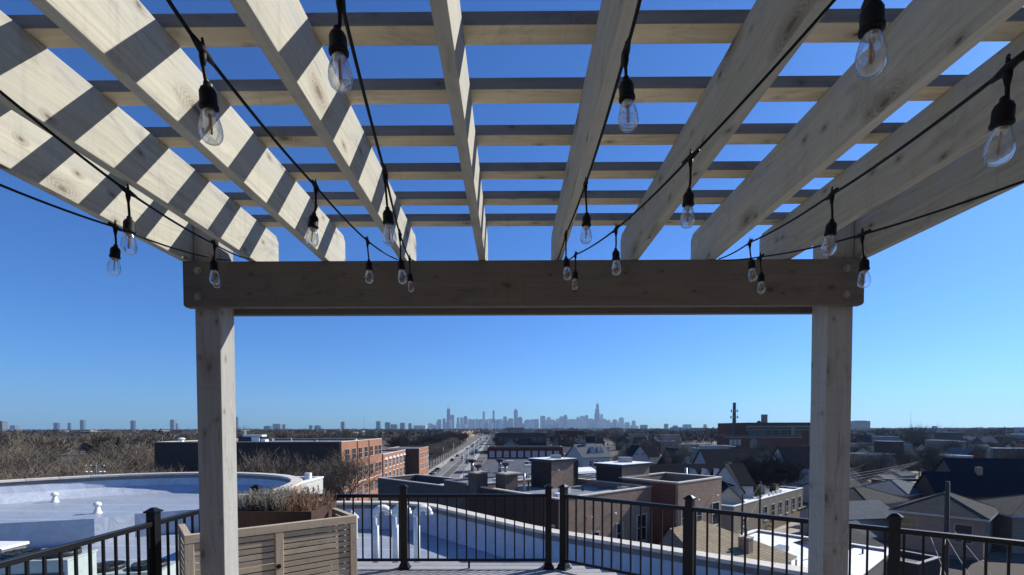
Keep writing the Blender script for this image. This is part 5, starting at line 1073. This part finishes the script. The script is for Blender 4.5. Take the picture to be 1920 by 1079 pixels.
# far woods: a mass of bare crowns out to the horizon
rng = np.random.default_rng(3); V = []; nT = 7500
yy = 400*np.exp(rng.random(nT)*np.log(5000/400)); uu = rng.uniform(-60, 1990, nT); xx = (uu-CX)/FPX*yy
keep = ~((yy < 430) & (uu > 640) & (uu < 960)) & ~((yy < 420) & (uu > 1330) & (uu < 1590))  & ~((xx > -52-.031*(yy-170)) & (xx < 0-.031*(yy-170)) & (yy < 900)); xx, yy = xx[keep], yy[keep]; nT = len(xx)
hh = rng.uniform(9.5, 15.5, nT) + np.where(rng.random(nT) < .06, 3, 0); K = 52
c = rng.normal(size=(nT, K, 3)); c /= np.linalg.norm(c, axis=2, keepdims=True); c *= rng.random((nT, K, 1))**.4
c[:, :, 0] *= (hh*.50)[:, None]; c[:, :, 1] *= (hh*.50)[:, None]; c[:, :, 2] = c[:, :, 2]*(hh*.36)[:, None]+(hh*.64)[:, None]
c[:, :, 0] += xx[:, None]; c[:, :, 1] += yy[:, None]
sz = (hh*.105*np.clip(yy/1500, .5, 1.3))[:, None, None, None]
tri = c[:, :, None, :] + rng.normal(size=(nT, K, 3, 3))*sz*np.array([1, 1, .8])
tri = tri.reshape(-1, 3); tri[:, 2] = np.maximum(tri[:, 2], .3); nF = len(tri)//3
me = bpy.data.meshes.new('far_woods'); me.vertices.add(len(tri)); me.vertices.foreach_set('co', tri.astype(np.float32).ravel())
me.loops.add(nF*3); me.loops.foreach_set('vertex_index', np.arange(nF*3, dtype=np.int32)); me.polygons.add(nF)
me.polygons.foreach_set('loop_start', np.arange(0, nF*3, 3, dtype=np.int32)); me.update(calc_edges=True); me.materials.append(MT['farwood'])
o = bpy.data.objects.new('far_woods', me); COL.objects.link(o); tag(o, 'far-off bare brown woods spreading to the horizon', 'woods', None, 'stuff')
# ================================================================== SKYLINE
def tower(u, w, top, y, mat, label, shape='flat', group=None, name='skyscraper'):
    p = gy(u, top, y); W_ = w*y/FPX; h = p.z
    t = thing(name, label, 'skyscraper' if h > 120 else 'tower block', (p.x, y, 0), 0, group); d = W_*.8
    b = MB()
    if shape == 'step':
        b.box(-W_/2, W_/2, -d/2, d/2, 0, h*.62); b.box(-W_*.36, W_*.40, -d*.4, d*.4, h*.62, h*.80); b.box(-W_*.18, W_*.32, -d*.32, d*.32, h*.80, h)
    elif shape == 'taper':
        b.lathe([(W_*.70, 0), (W_*.50, h)], 4, M=Matrix.Rotation(math.pi/4, 4, 'Z'))
    elif shape == 'point':
        b.box(-W_/2, W_/2, -d/2, d/2, 0, h*.90); b.lathe([(W_*.62, h*.90), (W_*.25, h)], 4, M=Matrix.Rotation(math.pi/4, 4, 'Z'))
    elif shape == 'slim':
        b.box(-W_*.7, W_*.7, -d/2, d/2, 0, h*.55); b.box(-W_*.42, W_*.42, -d*.4, d*.4, h*.55, h)
    else: b.box(-W_/2, W_/2, -d/2, d/2, 0, h*.96); b.box(-W_*.3, W_*.3, -d*.3, d*.3, h*.96, h)
    b.build('tower_body', mat, t)
    return t, h, W_
SK = [(825, 4, 788, 'b', 'flat'), (832.7, 5, 785, 'c', 'flat'), (848, 7, 778, 'b', 'flat'), (859, 4.5, 783, 'b', 'flat'), (866, 6, 783, 'a', 'flat'), (873, 7, 780, 'b', 'point'), (881, 5, 789, 'a', 'flat'), (891, 7, 787, 'b', 'flat'), (907, 4.5, 772, 'b', 'slim'), (912, 8, 787, 'a', 'flat'), (925.5, 4, 770, 'c', 'slim'), (947, 7, 781, 'b', 'flat'), (957, 9, 785, 'b', 'flat'), (967, 7.5, 767, 'b', 'point'), (975, 9, 782, 'c', 'point'), (990, 10, 787, 'a', 'flat'), (1006, 8, 786, 'b', 'flat'), (1017.6, 9, 780, 'b', 'flat'), (1029, 7, 782.6, 'a', 'flat'), (1036, 7, 787, 'b', 'flat'), (1052.6, 8, 781, 'a', 'flat'), (1060, 7, 778, 'b', 'point'), (1073, 10, 786, 'a', 'flat'), (1083.6, 5, 782, 'a', 'flat'), (1091.6, 8, 780, 'a', 'flat'), (1099.6, 6, 778.6, 'b', 'flat'), (1108, 9, 785, 'b', 'flat'), (1128, 4.5, 776.6, 'a', 'flat'), (1136, 7, 788, 'b', 'point'), (1145, 9, 792, 'a', 'flat'), (1165, 8, 783, 'a', 'flat'), (1176, 8, 792, 'b', 'flat'), (1188, 6, 789, 'b', 'flat')]
for i, (u, w, top, m_, sh) in enumerate(SK):
    pos = f'{ordn[i]} from the left' if i < 17 else f'{ordn[len(SK)-1-i]} from the right'
    tower(u, w, top, 8600+R0.uniform(-300, 500), 'tw_'+m_, f'{ {"a": "pale", "b": "blue-grey", "c": "dark"}[m_]} {"slim" if sh == "slim" else "pointed" if sh == "point" else "flat-topped"} high-rise, {pos} among the hazy skyline towers', sh)
t, h, W_ = tower(841, 7.5, 767, 8400, 'tw_c', 'dark tapering skyscraper with two antennas at the left end of the skyline', 'taper')
MB().tube([(-W_*.2, 0, h), (-W_*.2, 0, h+90)], [4, 2], 5).tube([(W_*.2, 0, h), (W_*.2, 0, h+90)], [4, 2], 5).build('antenna', 'white', t)
t, h, W_ = tower(1119.5, 9, 758.5, 8600, 'tw_c', 'tallest dark stepped skyscraper with twin antennas, right part of the skyline', 'step')
MB().tube([(0, 0, h), (0, 0, h+70)], [5, 2], 5).tube([(W_*.16, 0, h), (W_*.16, 0, h+70)], [5, 2], 5).build('antenna', 'white', t)
def _lb(u, top):
    seg = ['before the first skyline towers', 'just left of the twin-antenna dark skyscraper', 'just right of the tapering dark skyscraper', 'left of the two slim towers', 'between the two slim towers', 'left of the pointed tower', 'right of the pointed tower', 'in the middle of the skyline', 'right of the middle of the skyline', 'left of the tallest skyscraper', 'around the tallest skyscraper', 'right of the tallest skyscraper', 'at the right end of the skyline']
    k = sum(u > q for q in (825, 838, 858, 885, 916, 945, 975, 1010, 1050, 1090, 1113, 1135))
    return f"{'higher' if top < 791 else 'lower'} hazy block {seg[k]}"
for i in range(150):
    u = R0.uniform(802, 1196); top = R0.uniform(785, 797) if 822 < u < 1160 else R0.uniform(794, 799)
    tower(u, R0.uniform(4, 9), top, 8500+R0.uniform(-500, 1000), 'tw_'+R0.choice('aabb'), _lb(u, top), 'flat', 'low blocks at the foot of the skyline', 'distant_tower')
OT = [(27, 10, 798, 'b'), (106, 7, 793, 'c'), (130, 4, 793, 'c'), (155, 6.5, 787.5, 'g'), (249.5, 6.5, 788.7, 'c'), (324, 7, 787, 'b'), (331, 6, 794, 'b'), (443.5, 5, 782, 'g'), (502, 11, 799, 'c'), (520.6, 14, 795, 'b'), (533, 5, 796, 'b'), (583, 6, 798, 'g'), (596, 10, 798, 'g'), (643, 6.5, 791, 'b'), (709.6, 8, 790, 'b'), (727, 9, 792, 'c'), (738, 14, 796, 'g'), (755, 9, 793, 'b'), (769, 6, 794, 'b'), (788, 22, 798, 'a'), (1207, 12, 797, 'g'), (1249, 6.5, 795, 'c'), (1266, 8, 798, 'g'), (1288, 13, 796, 'b'), (1322, 5, 796, 'g')]
for i, (u, w, top, m_) in enumerate(OT):
    tower(u, w, top, 5200+R0.uniform(-300, 300), 'tw_'+m_, f'lone {"slim" if w < 7 else "broad"} {"dark" if m_ == "c" else "blue-grey" if m_ == "b" else "greenish" if m_ == "g" else "pale"} high-rise on the {"left" if u < 800 else "right"} horizon, {ordn[i] if i < 20 else ordn[i-20]} from {"the picture edge" if i < 20 else "the skyline"}', 'flat', None, 'high_rise')
t, h, W_ = tower(1611, 26, 789, 2600, 'tw_g', 'green glass office block on the horizon right of the right post', 'flat', None, 'office_block')
tower(3, 13, 790, 1600, 'tw_b', 'blue glass block cut by the left picture edge', 'flat', None, 'office_block')
for u, top, l in ((682, 780, 'slender radio mast on the horizon above the orange brick building'), (1708, 771, 'slender lattice mast on the right horizon beside the tall bare tree')):
    p = gy(u, top, 2200); t = thing('radio_mast', l, 'mast', (p.x, 2200, 0)); b = MB()
    for sx in (-1, 1): b.tube([(sx*2.0, 0, 0), (sx*.4, 0, p.z)], .22, 4)
    for k in range(14): z0, z1 = p.z*k/14, p.z*(k+1)/14; b.tube([(-2+1.6*k/14, 0, z0), (2-1.6*(k+1)/14, 0, z1)], .14, 3)
    b.build('lattice', 'metal', t)
# ================================================================== HAZE
m, nt, b = nmat('air_haze'); nt.nodes.remove(b)
pv = N(nt, 'ShaderNodeVolumePrincipled'); pv.inputs['Color'].default_value = (.50, .72, 1.0, 1); pv.inputs['Density'].default_value = 5.4e-5; pv.inputs['Anisotropy'].default_value = .2
L(nt, pv.outputs[0], nt.nodes['Material Output'].inputs['Volume'])
hz = MB().box(-GR-50, GR+50, -350, 9800, -1, 560).build('haze', m); tag(hz, 'thin blue haze over the whole town', 'haze', None, 'stuff')

# ================================================================== LOOK-ALIKES: told apart by their order from the left
_by = {}
for o in list(COL.objects):
    if o.parent is None and o.get('label') and o.get('category'): _by.setdefault(o['label'], []).append(o)
for lb, L_ in _by.items():
    if 1 < len(L_) <= 20 and len(lb.replace('-', ' ').split()) <= 13:
        L_.sort(key=lambda o: (o.location.x/max(1.0, o.location.y), o.location.y))
        for i, o in enumerate(L_): o['label'] = lb + (', leftmost one' if i == 0 else f', {ordn[i]} from left')
